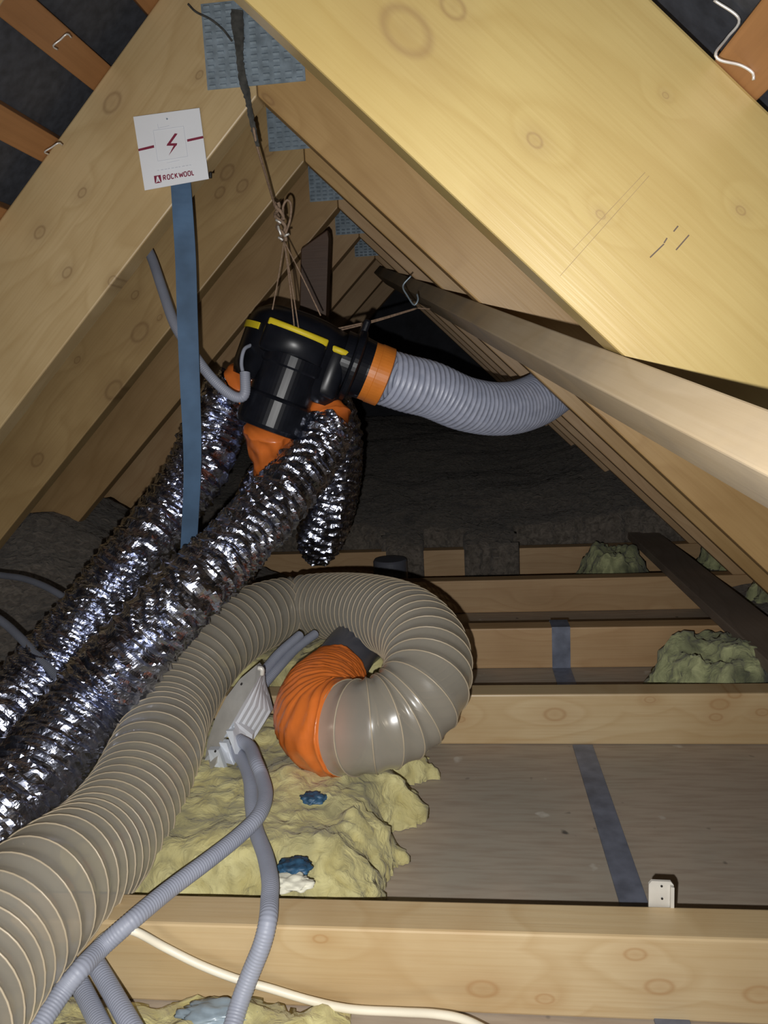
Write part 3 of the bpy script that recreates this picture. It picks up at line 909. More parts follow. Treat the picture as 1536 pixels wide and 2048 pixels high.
# its power lead
simple_tube('power_lead', [(-0.3963, 1.4400, 0.0891), (-0.4048, 1.4200, 0.0795), (-0.4088, 1.4100, 0.0522), (-0.4000, 1.4000, 0.0199)], 0.0035, M['conduit'], fan, n=24, seg=10)

# ------------------------------------------------------------------ ducts
def ribbed(name, pts, rbase, pitch, amp, mat, parent=None, seg=64, spr=7, power=0.9, wob=0.0, taper=None, helix=True, phase=None):
    bm = bmesh.new()
    _, L = catmull(pts, 50)
    n = int(L / pitch * spr)
    path, L = catmull(pts, n)
    def rad(i, s, th, p):
        ph = (phase(s) if phase else s / pitch) + (th / (2 * math.pi) if helix else 0)
        r = (path[i][3] if len(path[i]) > 3 else rbase)
        r += amp * (1 - abs(math.sin(math.pi * ph)) ** power) - amp * 0.5
        if wob:
            r += wob * noise.noise(Vector((math.cos(th) * 1.5, math.sin(th) * 1.5, s * 9)))
        return r
    tube(bm, path, rad, seg, caps=False)
    o = link(name, bm, mat, parent, smooth=True)
    return o, path, L

# grey flexible duct from the outlet to the right
g, _, _ = ribbed('flexible_duct', [tuple(F(152, -34, 10)) + (0.054,), (-0.1147, 1.5600, 0.0027) + (0.056,), (-0.0698, 1.6000, -0.0117) + (0.057,), (-0.0015, 1.6600, -0.0451) + (0.057,), (0.0754, 1.7400, -0.0619) + (0.058,), (0.1486, 1.8300, -0.0544) + (0.06,), (0.2162, 1.9200, -0.0227) + (0.062,), (0.2968, 1.9800, 0.0463) + (0.062,)],
               0.057, 0.0125, 0.0045, M['duct_grey'], seg=56, spr=8, power=0.7)
tag(g, 'ribbed pale grey flexible duct curving from the fan outlet behind the right-hand rafters', 'duct')

def foil_duct(pts, label, seed, r=0.06, seg=110):
    bm = bmesh.new()
    _, L = catmull(pts, 50)
    n = int(L / 0.0042)
    path, L = catmull(pts, n)
    def rad(i, s, th, p):
        rr = path[i][3] if len(path[i]) > 3 else r
        wobble = noise.noise(Vector((math.cos(th) * 1.2, math.sin(th) * 1.2, s * 7 + seed)))
        ph = s / 0.024 + th / (2 * math.pi) + 1.1 * wobble
        v = 0.0040 * (1 - 2 * abs(math.sin(math.pi * ph)) ** 0.7)
        v += 0.005 * wobble
        # creases run round the duct: slow in theta, quick along it, sheared
        q = Vector((math.cos(th + s * 6) * 1.5, math.sin(th + s * 6) * 1.5, s * 66 + seed))
        v += 0.0042 * (0.45 - abs(noise.noise(q)) * 1.6)
        q2 = Vector((math.cos(th) * 7, math.sin(th) * 7, s * 120 + seed * 2))
        v += 0.0010 * noise.noise(q2)
        return rr + v
    tube(bm, path, rad, seg, caps=False)
    return tag(link('foil_duct', bm, M['foil'], smooth=False), label, 'duct')
foil_duct([(-0.4618, 1.5600, 0.0057) + (0.055,), (-0.4955, 1.5600, -0.0162) + (0.060,), (-0.5181, 1.5400, -0.0706) + (0.062,), (-0.5372, 1.5000, -0.1428) + (0.060,), (-0.5769, 1.4500, -0.2103) + (0.058,), (-0.6206, 1.3800, -0.2751) + (0.058,), (-0.6771, 1.3400, -0.3514) + (0.060,), (-0.7370, 1.2800, -0.4395) + (0.064,), (-0.7752, 1.2100, -0.4970) + (0.066,), (-0.7945, 1.1000, -0.5311) + (0.066,), (-0.7923, 0.9000, -0.5557) + (0.066,)],
          'crinkled foil duct farthest left, running behind the blue strap down to the left edge', 3.0)
foil_duct([(-0.2711, 1.5000, -0.0671) + (0.050,), (-0.2826, 1.4700, -0.1007) + (0.053,), (-0.3127, 1.4100, -0.1511) + (0.054,), (-0.3590, 1.3300, -0.2122) + (0.056,), (-0.4174, 1.2500, -0.2724) + (0.057,), (-0.4669, 1.1800, -0.3207) + (0.058,), (-0.5315, 1.1350, -0.3879) + (0.062,), (-0.6039, 1.1000, -0.4659) + (0.066,), (-0.6303, 1.0100, -0.5153) + (0.070,), (-0.6351, 0.9000, -0.5425) + (0.070,), (-0.6254, 0.7200, -0.5418) + (0.066,)],
          'crinkled foil duct passing in front of the blue strap, right beside the clear hose', 9.0)
foil_duct([(-0.3023, 1.6600, -0.0224) + (0.050,), (-0.2883, 1.7000, -0.0791) + (0.055,), (-0.3006, 1.7400, -0.1723) + (0.06,), (-0.3344, 1.7800, -0.2827) + (0.062,), (-0.3655, 1.8200, -0.3690) + (0.055,), (-0.3772, 1.8400, -0.4148) + (0.03,)],
          'dark foil duct hanging straight down behind the fan', 15.0)
foil_duct([(-0.3926, 1.5200, -0.1455) + (0.036,), (-0.4228, 1.5600, -0.2011) + (0.05,), (-0.4847, 1.6600, -0.2922) + (0.055,), (-0.5514, 1.7600, -0.3943) + (0.052,), (-0.6040, 1.8400, -0.4634) + (0.045,)],
          'shadowed foil duct under the fan, mostly hidden behind the foil duct in front of it', 21.0)

# clear ribbed hose with tan helix
HP = [(-0.4345, 0.4400, -0.4888), (-0.4663, 0.5800, -0.5112), (-0.4653, 0.7000, -0.5159), (-0.4733, 0.8300, -0.5481), (-0.4797, 0.9500, -0.5537), (-0.4897, 1.0600, -0.5361), (-0.5128, 1.1700, -0.5334), (-0.5184, 1.2800, -0.5143), (-0.4937, 1.3800, -0.4778), (-0.4482, 1.5000, -0.4620), (-0.3863, 1.6000, -0.4693), (-0.2878, 1.5500, -0.4519), (-0.1911, 1.4200, -0.4254), (-0.1176, 1.2900, -0.4110), (-0.0764, 1.1900, -0.4233), (-0.0770, 1.1150, -0.4541), (-0.1123, 1.0800, -0.4836), (-0.1593, 1.0600, -0.4933), (-0.2105, 1.0800, -0.5042)]
def hose_phase(s):      # the hose is stretched out near the camera
    return s / 0.0220 - 4.2 * (1 - math.exp(-s / 0.28))
hose, hpath, hL = ribbed('clear_hose', HP, 0.0680, 0.0220, 0.0036, M['hose'], seg=72, spr=9, power=1.2, phase=hose_phase)
tag(hose, 'large smoky clear hose with tan wire ribs looping from the bottom left over the joists', 'hose')
# wire
bm = bmesh.new()
fr = frames(hpath)
wp = []
s = 0
nper = 40
Ls = [0.0]
for a, b in zip(fr, fr[1:]):
    Ls.append(Ls[-1] + (b[0] - a[0]).length)
turns = int(hose_phase(hL))
sc = 0.0
j = 0
for k in range(turns * nper):
    th = -2 * math.pi * k / nper
    # rib crest: s/pitch + th/2pi = integer
    while hose_phase(sc) < k / nper:
        sc += 0.00006
    s = sc
    while j < len(Ls) - 2 and Ls[j + 1] < s:
        j += 1
    t = (s - Ls[j]) / max(1e-9, Ls[j + 1] - Ls[j])
    p = fr[j][0].lerp(fr[j + 1][0], t); n_ = fr[j][2].lerp(fr[j + 1][2], t).normalized(); b_ = fr[j][3].lerp(fr[j + 1][3], t).normalized()
    r = 0.0680 + 0.0018 + 0.0002
    wp.append(tuple(p + (n_ * math.cos(th) + b_ * math.sin(th)) * r))
tube(bm, wp, 0.0010, 6)
link('wire_helix', bm, M['hose_wire'], hose, smooth=True)
# orange tape over the hose end and elbow
TP = [(-0.1952, 1.0720, -0.5005) + (0.0722,), (-0.2246, 1.0860, -0.5037) + (0.0722,), (-0.2427, 1.1220, -0.4996) + (0.0713,), (-0.2478, 1.1870, -0.4935) + (0.0645,), (-0.2416, 1.2700, -0.4957) + (0.055,)]
bm = bmesh.new()
path, L = catmull(TP, 90)
def rad(i, s, th, p):
    ph = s / 0.012 + 0.6 * math.cos(th + 0.5) + 0.5 * noise.noise(Vector((math.cos(th) * 1.4, math.sin(th) * 1.4, s * 20)))
    return path[i][3] + 0.0022 * (1 - 2 * abs(math.sin(math.pi * ph)) ** 0.7) + 0.002 * noise.noise(Vector((math.cos(th) * 3, math.sin(th) * 3, s * 60)))
tube(bm, path, rad, 72, caps=True)
link('tape_wrap', bm, M['orange'], hose, smooth=True)
tag(simple_tube('vent_pipe', [(-0.2435, 1.2600, -0.4964), (-0.2354, 1.3350, -0.4903), (-0.2240, 1.4200, -0.4913), (-0.2051, 1.5000, -0.5108), (-0.2022, 1.5400, -0.5686), (-0.2070, 1.5450, -0.6940)], 0.049, M['grey_pipe'], n=50, seg=40),
    'short dark grey plastic pipe joined to the hose by orange tape', 'pipe')
bm = bmesh.new()
q = Vector((-0.2584, 2.4100, -0.5493))
lathe(bm, [(0.055, JB + 0.001 - q.z), (0.055, -0.006), (0.051, 0.0), (0.002, 0.002)], Matrix.Translation((q.x, q.y, q.z)), 48)
tag(link('pipe_stub', bm, M['grey_pipe'], smooth=False), 'round grey pipe end showing just above the clear hose on the far joists', 'pipe')

# ------------------------------------------------------------------ sign and strap
sg = thing('safety_sign', (-0.4683, 1.3100, 0.4028), 'white square card with a red lightning bolt and lettering, fixed to the pale rafter', 'sign')
a, b, c, d = [Vector(v) for v in ((-0.5251, 1.3180, 0.3453), (-0.4129, 1.3180, 0.3552), (-0.4184, 1.3180, 0.4654), (-0.5329, 1.3180, 0.4618))]
def SQ(u, v, off=0.0):      # bilinear point on the card, v up
    p = (a * (1 - u) + b * u) * (1 - v) + (d * (1 - u) + c * u) * v
    return p + Vector((0, -off, 0))
bm = bmesh.new()
vs0 = [[bm.verts.new(SQ(i / 8, j / 8, 0.001 + 0.002 * (i / 8) * (j / 8))) for j in range(9)] for i in range(9)]
vs1 = [[bm.verts.new(SQ(i / 8, j / 8, -0.0004 + 0.002 * (i / 8) * (j / 8))) for j in range(9)] for i in range(9)]
for i in range(8):
    for j in range(8):
        bm.faces.new((vs0[i][j], vs0[i + 1][j], vs0[i + 1][j + 1], vs0[i][j + 1]))
        bm.faces.new((vs1[i][j], vs1[i][j + 1], vs1[i + 1][j + 1], vs1[i + 1][j]))
for k in range(8):
    for (p, q) in (((k, 0), (k + 1, 0)), ((k, 8), (k + 1, 8)), ((0, k), (0, k + 1)), ((8, k), (8, k + 1))):
        bm.faces.new((vs0[p[0]][p[1]], vs0[q[0]][q[1]], vs1[q[0]][q[1]], vs1[p[0]][p[1]]))
link('card', bm, M['white_card'], sg)
def ink(name, polys, mat, off=0.0036, th=0.0004):
    bm = bmesh.new()
    for pl in polys:
        lo = [bm.verts.new(SQ(u, v, off - 0.001 + 0.002 * u * v - 0.0015)) for u, v in pl]
        hi = [bm.verts.new(SQ(u, v, off - 0.001 + 0.002 * u * v - 0.0015 + th)) for u, v in pl]
        bm.faces.new(hi); bm.faces.new(lo[::-1])
        for i in range(len(pl)):
            bm.faces.new((lo[i], lo[(i + 1) % len(pl)], hi[(i + 1) % len(pl)], hi[i]))
    return link(name, bm, mat, sg)
ink('red_bar', [[(0.0, 0.535), (0.245, 0.550), (0.245, 0.585), (0.0, 0.565)]], M['red_ink'])
ink('red_bar', [[(0.755, 0.560), (1.0, 0.575), (1.0, 0.608), (0.755, 0.593)]], M['red_ink'])
ink('lightning_bolt', [[(0.585, 0.70), (0.625, 0.69), (0.500, 0.572), (0.455, 0.575)], [(0.435, 0.550), (0.455, 0.580), (0.600, 0.562), (0.585, 0.530)],
                       [(0.545, 0.540), (0.592, 0.545), (0.448, 0.415)]], M['red_ink'])
# pale outline of a phone-like box round the bolt and a line of small print
def seg(u0, v0, u1, v1, w=0.006):
    dx, dy = u1 - u0, v1 - v0; l = math.hypot(dx, dy); nx, ny = -dy / l * w / 2, dx / l * w / 2
    return [(u0 + nx, v0 + ny), (u1 + nx, v1 + ny), (u1 - nx, v1 - ny), (u0 - nx, v0 - ny)]
ink('outline', [seg(0.27, 0.78, 0.73, 0.78), seg(0.27, 0.36, 0.73, 0.36), seg(0.27, 0.36, 0.27, 0.78), seg(0.73, 0.36, 0.73, 0.78), seg(0.40, 0.315, 0.60, 0.325), seg(0.35, 0.80, 0.35, 0.86), seg(0.35, 0.80, 0.52, 0.815)], M['grey_ink'])
ink('small_print', [seg(0.24 + 0.055 * k, 0.235, 0.24 + 0.055 * k + (0.042 if k % 3 else 0.03), 0.235, 0.012) for k in range(10)], M['grey_ink'])
# logo block: dark red square with a pale mountain shape
def cell(u0, v0, pts, w, h): return [(u0 + x * w, v0 + y * h) for x, y in pts]
ink('logo', [cell(0.175, 0.065, p, 0.105, 0.105) for p in (
    [(0, 0), (1, 0), (0.5, 0.22)], [(0, 0.05), (0.18, 0.14), (0.44, 1), (0, 1)], [(1, 0.05), (0.82, 0.14), (0.56, 1), (1, 1)], [(0.44, 0.86), (0.56, 0.86), (0.56, 1.0), (0.44, 1.0)], [(0.46, 0.24), (0.54, 0.24), (0.52, 0.48), (0.48, 0.48)])], M['red_ink'])
GL = {'R': [(0, 0, 0, 1), (0, 1, .7, 1), (.7, 1, .7, .5), (.7, .5, 0, .5), (.3, .5, .8, 0)],
      'O': [(0, .15, 0, .85), (0, .85, .2, 1), (.2, 1, .65, 1), (.65, 1, .85, .85), (.85, .85, .85, .15), (.85, .15, .65, 0), (.65, 0, .2, 0), (.2, 0, 0, .15)],
      'C': [(.8, .85, .6, 1), (.6, 1, .2, 1), (.2, 1, 0, .8), (0, .8, 0, .2), (0, .2, .2, 0), (.2, 0, .6, 0), (.6, 0, .8, .15)],
      'K': [(0, 0, 0, 1), (0, .45, .75, 1), (.25, .6, .8, 0)],
      'W': [(0, 1, .25, 0), (.25, 0, .5, .8), (.5, .8, .75, 0), (.75, 0, 1, 1)],
      'L': [(0, 1, 0, 0), (0, 0, .7, 0)]}
polys = []
u = 0.315
for ch in 'ROCKWOOL':
    w = {'W': 0.062, 'L': 0.038}.get(ch, 0.046)
    for (x0_, y0_, x1_, y1_) in GL[ch]:
        polys.append(seg(u + x0_ * w, 0.092 + y0_ * 0.062, u + x1_ * w, 0.092 + y1_ * 0.062, 0.014))
    u += w + 0.015
ink('lettering', polys, M['red_ink'])
bm = bmesh.new()
lathe(bm, [(0.0015, 0), (0.0008, 0.002)], Matrix.Translation(SQ(0.50, 0.91, 0.002)) @ Matrix.Rotation(math.radians(90), 4, 'X'), 12)
link('pin', bm, M['galv'], sg)
tag(simple_tube('dark_spot', [(-0.4107, 1.3220, 0.3663), (-0.4114, 1.3220, 0.3577)], 0.0028, M['dark_spot'], n=6, seg=8), 'tiny black painted shadow at the lower right corner of the white sign', 'dark_spot')  # small dark tube painting the shadow at the card corner

bm = bmesh.new()
path, _ = catmull([(-0.4634, 1.3220, 0.3663), (-0.4630, 1.3180, 0.3096), (-0.4643, 1.3150, 0.2282), (-0.4683, 1.3120, 0.1457), (-0.4712, 1.3100, 0.0786), (-0.4755, 1.3100, -0.0065), (-0.4792, 1.3100, -0.0759), (-0.4858, 1.3100, -0.1464), (-0.4987, 1.3100, -0.2361), (-0.5111, 1.3100, -0.3188)], 60)
pr = None
for i, p in enumerate(path):
    p = Vector(p); w = 0.0172
    ang = 0.25 * math.sin(i * 0.09)
    dx = Vector((math.cos(ang), math.sin(ang), 0)) * w
    q = [bm.verts.new(p + o) for o in (-dx, dx, dx + Vector((0, 0.0018, 0)), -dx + Vector((0, 0.0018, 0)))]
    if pr:
        for k in range(4):
            bm.faces.new((pr[k], pr[(k + 1) % 4], q[(k + 1) % 4], q[k]))
    else:
        bm.faces.new(q[::-1])
    pr = q
bm.faces.new(pr)
tag(link('strap', bm, M['strap'], smooth=False), 'blue webbing strap hanging from behind the white sign down between the foil ducts', 'strap')

# ------------------------------------------------------------------ twine, knot, painted rope shadow, hook
rope = thing('twine', (-0.3336, 1.5000, 0.3204), 'brown twine with a twisted knot from which the black fan hangs', 'twine')
simple_tube('upper_string', [(-0.3303, 1.3150, 0.4280), (-0.3291, 1.3250, 0.4023), (-0.3320, 1.3800, 0.3750), (-0.3391, 1.4600, 0.3463), (-0.3384, 1.5000, 0.3208)], 0.0022, M['twine'], rope, n=40, seg=8)
for x0_, y0_ in ((549, 630), (590, 676), (598, 676), (640, 640)):
    k0 = Vector((-0.3245, 1.4600, 0.2747))
    k1 = F((x0_ - 610) * .934 + (y0_ - 730) * .358, -(x0_ - 610) * .358 + (y0_ - 730) * .934, 60 if y0_ < 670 else 99)
    simple_tube('hanging_string', [tuple(k0), tuple((k0 + k1) * 0.5 + Vector((0.001, 0, 0))), tuple(k1)], 0.0013, M['twine'], rope, n=20, seg=8)
bm = bmesh.new()
ka, kb = Vector((-0.3360, 1.4700, 0.3456)), Vector((-0.3245, 1.4600, 0.2747))
for off in (0, math.pi):
    pts = []
    for k in range(60):
        t = k / 59; a = t * 3.2 * math.pi * 2 / 2 + off
        pts.append(tuple(ka.lerp(kb, t) + Vector((math.cos(a), math.sin(a), 0)) * (0.0065 * (0.5 + math.sin(math.pi * t) * 0.7))))
    tube(bm, pts, 0.0034, 8)
link('knot', bm, M['twine'], rope, smooth=True)
simple_tube('loop', [(-0.3219, 1.4600, 0.2852), (-0.3117, 1.4650, 0.3120), (-0.3091, 1.4700, 0.3392), (-0.3159, 1.4700, 0.3485), (-0.3244, 1.4700, 0.3359), (-0.3230, 1.4650, 0.3128)], 0.0022, M['twine'], rope, n=30, seg=8)
for p, q in (((-0.3346, 1.4500, 0.3106), (-0.3256, 1.4500, 0.3047)), ((-0.3316, 1.4500, 0.2999), (-0.3272, 1.4500, 0.2838)), ((-0.3321, 1.4500, 0.2797), (-0.3241, 1.4500, 0.2747)), ((-0.3198, 1.4500, 0.2815), (-0.3121, 1.4500, 0.2845))):
    simple_tube('tape_scrap', [p, tuple((Vector(p) + Vector(q)) / 2 + Vector((0, -0.002, 0))), q], 0.0022, M['nail_pale'], rope, n=8, seg=8)
hk = thing('tie_wire', (-0.1002, 1.6800, 0.1674), 'thin tie wire from the fan top to a hook on the right-hand rafters', 'wire')
for o in (0, 3):
    simple_tube('wire', [(-0.2394, 1.5000, 0.1144) if o == 0 else (-0.2377, 1.5000, 0.1106), (-0.1737, 1.5600, 0.1312) if o == 0 else (-0.1739, 1.5600, 0.1284), (-0.0939, 1.6400, 0.1571) if o == 0 else (-0.0940, 1.6400, 0.1561)], 0.0016, M['twine'], hk, n=20, seg=8)
simple_tube('hook', [(-0.1048, 1.6600, 0.2245), (-0.1224, 1.6600, 0.2054), (-0.1132, 1.6500, 0.1835), (-0.0999, 1.6400, 0.1635), (-0.0912, 1.6400, 0.1730), (-0.0933, 1.6500, 0.1863)], 0.0018, M['galv'], hk, n=30, seg=8)
simple_tube('wire_tail', [(-0.0939, 1.6400, 0.1571), (-0.0826, 1.6400, 0.1554), (-0.0675, 1.6500, 0.1544)], 0.0012, M['twine'], hk, n=10, seg=6)
bm = bmesh.new()
L_ = [(462, 18), (462, 48), (468, 80), (472, 110), (476, 150), (480, 172), (490, 200), (496, 232), (503, 262), (512, 292)]
R_ = [(485, 20), (487, 50), (487, 82), (486, 112), (491, 150), (499, 180), (502, 205), (507, 232), (513, 262), (519, 293)]
shadow_l = [(-0.3539, 1.3180, 0.6092), (-0.3557, 1.3180, 0.5872), (-0.3522, 1.3160, 0.5624), (-0.3508, 1.3160, 0.5399), (-0.3505, 1.3180, 0.5106), (-0.3485, 1.3180, 0.4938), (-0.3419, 1.3180, 0.4720), (-0.3388, 1.3180, 0.4473), (-0.3348, 1.3180, 0.4239), (-0.3291, 1.3180, 0.4003)]
shadow_r = [(-0.3352, 1.3180, 0.6059), (-0.3353, 1.3180, 0.5839), (-0.3367, 1.3160, 0.5595), (-0.3394, 1.3160, 0.5374), (-0.3380, 1.3180, 0.5095), (-0.3332, 1.3180, 0.4864), (-0.3322, 1.3180, 0.4674), (-0.3297, 1.3180, 0.4465), (-0.3264, 1.3180, 0.4233), (-0.3233, 1.3180, 0.3991)]
def strip_mesh(bm, l, r, th=0.002, sub=6):
    ll, _ = catmull(l, len(l) * sub); rr, _ = catmull(r, len(l) * sub)
    pr = None
    for i, (p, q) in enumerate(zip(ll, rr)):
        p = Vector(p); q = Vector(q)
        j = Vector((0.0022 * noise.noise(Vector((i * 0.8, 0, 0))), 0, 0)); k = Vector((0.0022 * noise.noise(Vector((i * 0.8, 5, 0))), 0, 0))
        v = [bm.verts.new(x) for x in (p + j, q + k, q + k + Vector((0, th, 0)), p + j + Vector((0, th, 0)))]
        if pr:
            for a_ in range(4):
                bm.faces.new((pr[a_], pr[(a_ + 1) % 4], v[(a_ + 1) % 4], v[a_]))
        else:
            bm.faces.new(v[::-1])
        pr = v
    bm.faces.new(pr)
strip_mesh(bm, shadow_l, shadow_r)
rg = tag(link('rope_shadow', bm, M['jagged_edge']), 'painted rope shadow, a ragged dark strip over the toothed steel plate', 'jagged_edge')  # string and its shadow on the plate, drawn as a dark strip
simple_tube('thread', [(-0.4240, 1.3180, 0.6232), (-0.4119, 1.3180, 0.6103), (-0.3897, 1.3180, 0.5978), (-0.3704, 1.3180, 0.5812), (-0.3562, 1.3180, 0.5620)], 0.0016, M['jagged_edge'], rg, n=24, seg=6)  # thin side branch of the same painted shadow

# ------------------------------------------------------------------ conduits, cables, junction box
def conduit(pts, r, label, n=None, mat='conduit', name='conduit', group=None, parent=None):
    bm = bmesh.new()
    _, L = catmull(pts, 50)
    pitch = 0.0034
    n = int(L / pitch * 4)
    path, L = catmull(pts, n)
    tube(bm, path, lambda i, s, th, p: r + 0.00028 * math.cos(2 * math.pi * s / pitch), 20)
    return tag(link(name, bm, M[mat], parent, smooth=True), label, 'conduit', group)
conduit([(-0.3664, 1.0900, -0.5302), (-0.3435, 1.0700, -0.5326), (-0.3166, 1.0084, -0.5250), (-0.3021, 0.9841, -0.5350), (-0.2849, 0.9375, -0.5350), (-0.2807, 0.8887, -0.5350), (-0.2954, 0.8517, -0.5400), (-0.3171, 0.8021, -0.5400), (-0.3444, 0.7463, -0.5400), (-0.3654, 0.6951, -0.5400), (-0.3905, 0.6750, -0.5559), (-0.3967, 0.6400, -0.5539), (-0.4080, 0.6200, -0.5647), (-0.4168, 0.5800, -0.5765)], 0.0098,
        'grey conduit crossing from the white box down left under the clear hose')
conduit([(-0.3774, 1.0900, -0.5468), (-0.3529, 1.0600, -0.5495), (-0.3264, 1.0043, -0.5500), (-0.3076, 0.9463, -0.5550), (-0.2884, 0.8950, -0.5600), (-0.2592, 0.8313, -0.5530), (-0.2375, 0.7727, -0.5450), (-0.2288, 0.7367, -0.5435), (-0.2230, 0.7072, -0.5450), (-0.2277, 0.6950, -0.5647), (-0.2398, 0.6850, -0.5916), (-0.2488, 0.6700, -0.6136), (-0.2530, 0.6400, -0.6314)], 0.0098,
        'grey conduit running from the white box straight down over the nearest joist')
conduit([(-0.4018, 1.1100, -0.5893), (-0.3699, 1.0800, -0.5791), (-0.3519, 1.0700, -0.5794), (-0.3454, 1.0600, -0.5928)][:4], 0.0095, 'short grey conduit end leaving the lowest entry of the white box')
conduit([(-0.3800, 1.2200, -0.4947), (-0.3687, 1.2700, -0.4853), (-0.3525, 1.3200, -0.4710), (-0.3272, 1.3800, -0.4581)], 0.0085, 'grey conduit leaving the top of the white box towards the clear hose')
conduit([(-0.3677, 1.2400, -0.5048), (-0.3503, 1.2900, -0.4894), (-0.3319, 1.3600, -0.4778), (-0.3067, 1.4200, -0.4698)], 0.0085, 'second grey conduit side by side at the top of the white box')
conduit([(-0.4401, 0.6900, -0.5887), (-0.4078, 0.6600, -0.5971), (-0.3709, 0.6200, -0.5959), (-0.3348, 0.5800, -0.5932)], 0.0095, 'left one of two thick grey conduits side by side at the bottom edge')
conduit([(-0.4124, 0.6900, -0.5817), (-0.3809, 0.6600, -0.5873), (-0.3419, 0.6200, -0.5891), (-0.3028, 0.5800, -0.5915)], 0.0095, 'right one of two thick grey conduits side by side at the bottom edge')
conduit([(-0.5312, 0.7800, -0.7250), (-0.5039, 0.7500, -0.7168), (-0.4574, 0.7000, -0.7061)], 0.009, 'bit of grey conduit under the clear hose at the bottom edge')
conduit([(-0.6653, 1.6200, 0.3375), (-0.6251, 1.5700, 0.2819), (-0.5812, 1.5000, 0.2072), (-0.5361, 1.4300, 0.1329), (-0.4964, 1.4000, 0.0792), (-0.4637, 1.3900, 0.0348), (-0.4333, 1.3900, 0.0034), (-0.4125, 1.3900, -0.0067), (-0.4005, 1.3900, 0.0018), (-0.4005, 1.4000, 0.0380)], 0.0095,
        'grey conduit from behind the left rafter passing behind the blue strap to the fan')
conduit([(-1.0636, 1.5000, -0.3428), (-0.9704, 1.4600, -0.3459), (-0.8916, 1.4200, -0.3459), (-0.8175, 1.3800, -0.3573), (-0.7477, 1.3400, -0.3793), (-0.6921, 1.3200, -0.4131)], 0.0065, 'thin grey cable arching into the left foil duct at the left edge', mat='dark_cable', name='grey_cable')
conduit([(-0.9308, 1.3000, -0.3592), (-0.8558, 1.2700, -0.3849), (-0.8021, 1.2400, -0.4088), (-0.7549, 1.2100, -0.4329), (-0.7011, 1.1800, -0.4653)], 0.0075, 'lower grey cable running in behind the left foil duct', mat='dark_cable', name='grey_cable')
tag(simple_tube('white_cable', [(-0.4133, 0.7000, -0.5749), (-0.3991, 0.6950, -0.5604), (-0.3805, 0.6900, -0.5488), (-0.3614, 0.6900, -0.5494), (-0.3353, 0.7000, -0.5753), (-0.2986, 0.7000, -0.5947), (-0.2617, 0.7000, -0.6094), (-0.2246, 0.7000, -0.6198), (-0.1825, 0.7000, -0.6323), (-0.1394, 0.6950, -0.6360), (-0.0867, 0.6900, -0.6326), (-0.0501, 0.6800, -0.6241), (-0.0200, 0.6700, -0.6203), (0.0134, 0.6500, -0.6193)], 0.0043, M['white_cable'], n=90, seg=14),
    'cream white cable snaking across the face of the nearest joist', 'cable')

jb = thing('junction_box', (-0.3983, 1.1400, -0.5545), 'white junction box lying on its side with grey conduits entering its stepped end', 'junction box')
A_ = [(-0.3502, 1.1600, -0.4346), (-0.3796, 1.1600, -0.4582), (-0.4023, 1.1500, -0.4857), (-0.4203, 1.1400, -0.5182), (-0.4286, 1.1200, -0.5465), (-0.4279, 1.1000, -0.5688), (-0.4383, 1.0800, -0.6072)]
B_ = [(-0.3340, 1.1300, -0.4359), (-0.3448, 1.1200, -0.4542), (-0.3600, 1.1100, -0.4772), (-0.3751, 1.1000, -0.5017), (-0.3901, 1.0900, -0.5260), (-0.3948, 1.0750, -0.5434), (-0.3973, 1.0600, -0.5562)]
C_ = [(-0.3468, 1.1700, -0.4746), (-0.3407, 1.1700, -0.4945), (-0.3359, 1.1700, -0.5198), (-0.3435, 1.1600, -0.5318), (-0.3581, 1.1400, -0.5527), (-0.3684, 1.1200, -0.5661), (-0.3924, 1.0900, -0.5913)]
def loft(rows, back=0.03, mat=None, name='box', parent=None):
    bm = bmesh.new()
    n = len(rows[0])
    F_ = [[bm.verts.new(p) for p in r] for r in rows]
    Bk = [[bm.verts.new(Vector(p) + Vector((0, back, -back * 0.15))) for p in r] for r in rows]
    for i in range(len(rows) - 1):
        for j in range(n - 1):
            bm.faces.new((F_[i][j], F_[i][j + 1], F_[i + 1][j + 1], F_[i + 1][j]))
            bm.faces.new((Bk[i][j], Bk[i + 1][j], Bk[i + 1][j + 1], Bk[i][j + 1]))
    def wall(a_, b_):
        for k in range(len(a_) - 1):
            bm.faces.new((a_[k], a_[k + 1], b_[k + 1], b_[k]))
    wall(F_[0], Bk[0]); wall(F_[-1], Bk[-1]); wall([r[0] for r in F_], [r[0] for r in Bk]); wall([r[-1] for r in F_], [r[-1] for r in Bk])
    return link(name, bm, mat, parent)
loft([A_, B_], 0.02, M['steel_white'], 'lid', jb)
def lerp_rows(a, b, t): return [tuple(Vector(p).lerp(Vector(q), t)) for p, q in zip(a, b)]
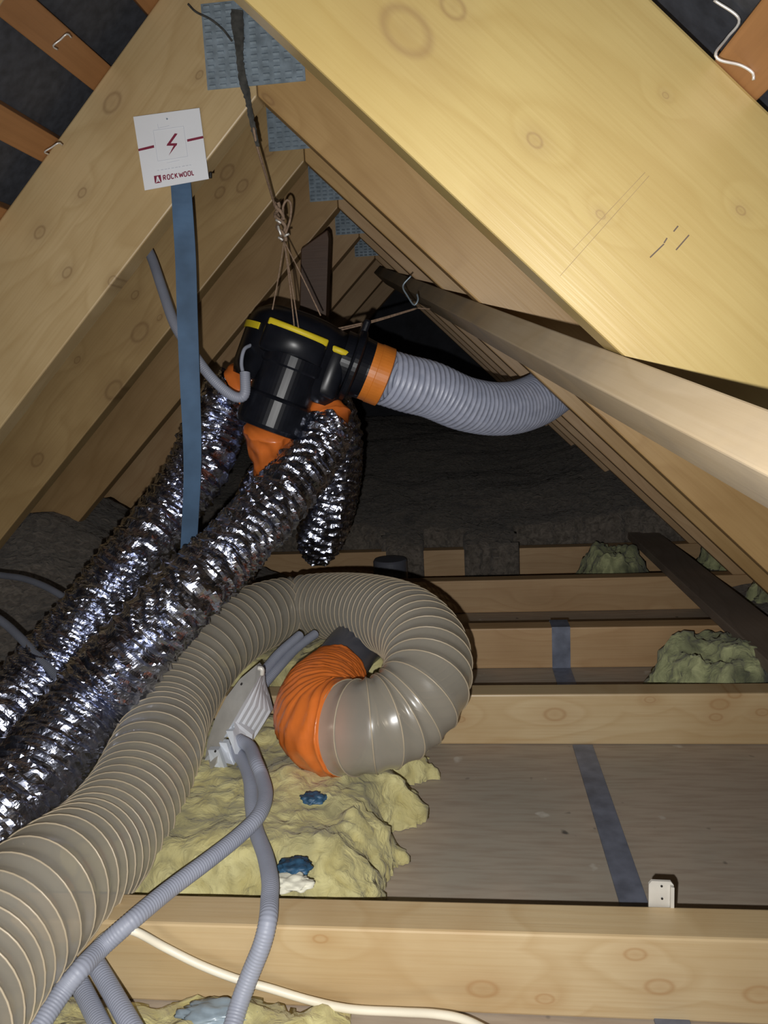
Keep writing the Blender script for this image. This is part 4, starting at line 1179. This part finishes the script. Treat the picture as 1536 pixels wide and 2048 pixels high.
rows = []
for k in range(11):
    r = lerp_rows(B_[:5], C_[:5], k / 10)
    rows.append([tuple(Vector(p) + Vector((0, 0.003 if k % 2 else 0.0, 0))) for p in r])
loft(rows, 0.018, M['white_plastic'], 'body', jb)
for i, (q0, q1, q2, q3) in enumerate((
        ((-0.3768, 1.1050, -0.5040), (-0.3537, 1.1200, -0.5362), (-0.3547, 1.1100, -0.5534), (-0.3694, 1.0800, -0.5253)),
        ((-0.3860, 1.0900, -0.5153), (-0.3731, 1.0850, -0.5129), (-0.3585, 1.0700, -0.5441), (-0.3644, 1.0600, -0.5382)),
        ((-0.3970, 1.0850, -0.5319), (-0.3833, 1.0800, -0.5302), (-0.3675, 1.0600, -0.5561), (-0.3762, 1.0500, -0.5477)),
        ((-0.4157, 1.0850, -0.5444), (-0.3934, 1.0700, -0.5368), (-0.3800, 1.0600, -0.5750), (-0.4040, 1.0700, -0.5947)),
        ((-0.4287, 1.1000, -0.5688), (-0.4129, 1.0850, -0.5485), (-0.4005, 1.0700, -0.5913), (-0.4393, 1.0800, -0.6098)))):
    bm = bmesh.new()
    f_ = [bm.verts.new(v) for v in (q0, q1, q2, q3)]
    g_ = [bm.verts.new(Vector(v) + Vector((0, 0.012, 0))) for v in (q0, q1, q2, q3)]
    bm.faces.new(f_); bm.faces.new(g_[::-1])
    for k in range(4):
        bm.faces.new((f_[k], f_[(k + 1) % 4], g_[(k + 1) % 4], g_[k]))
    link('entry_flap', bm, M['white_plastic'], jb)
for q in ((-0.3631, 1.1150, -0.4487), (-0.3964, 1.0650, -0.5359)):
    bm = bmesh.new()
    lathe(bm, [(0.0016, 0), (0.0016, 0.002)], Matrix.Translation(Vector(q)) @ Matrix.Rotation(math.radians(90), 4, 'X'), 12)
    link('screw', bm, M['dark_spot'], jb)
simple_tube('latch', [(-0.3391, 1.1300, -0.4284), (-0.3328, 1.1300, -0.4301), (-0.3335, 1.1300, -0.4400)], 0.004, M['steel_white'], jb, n=10, seg=8)
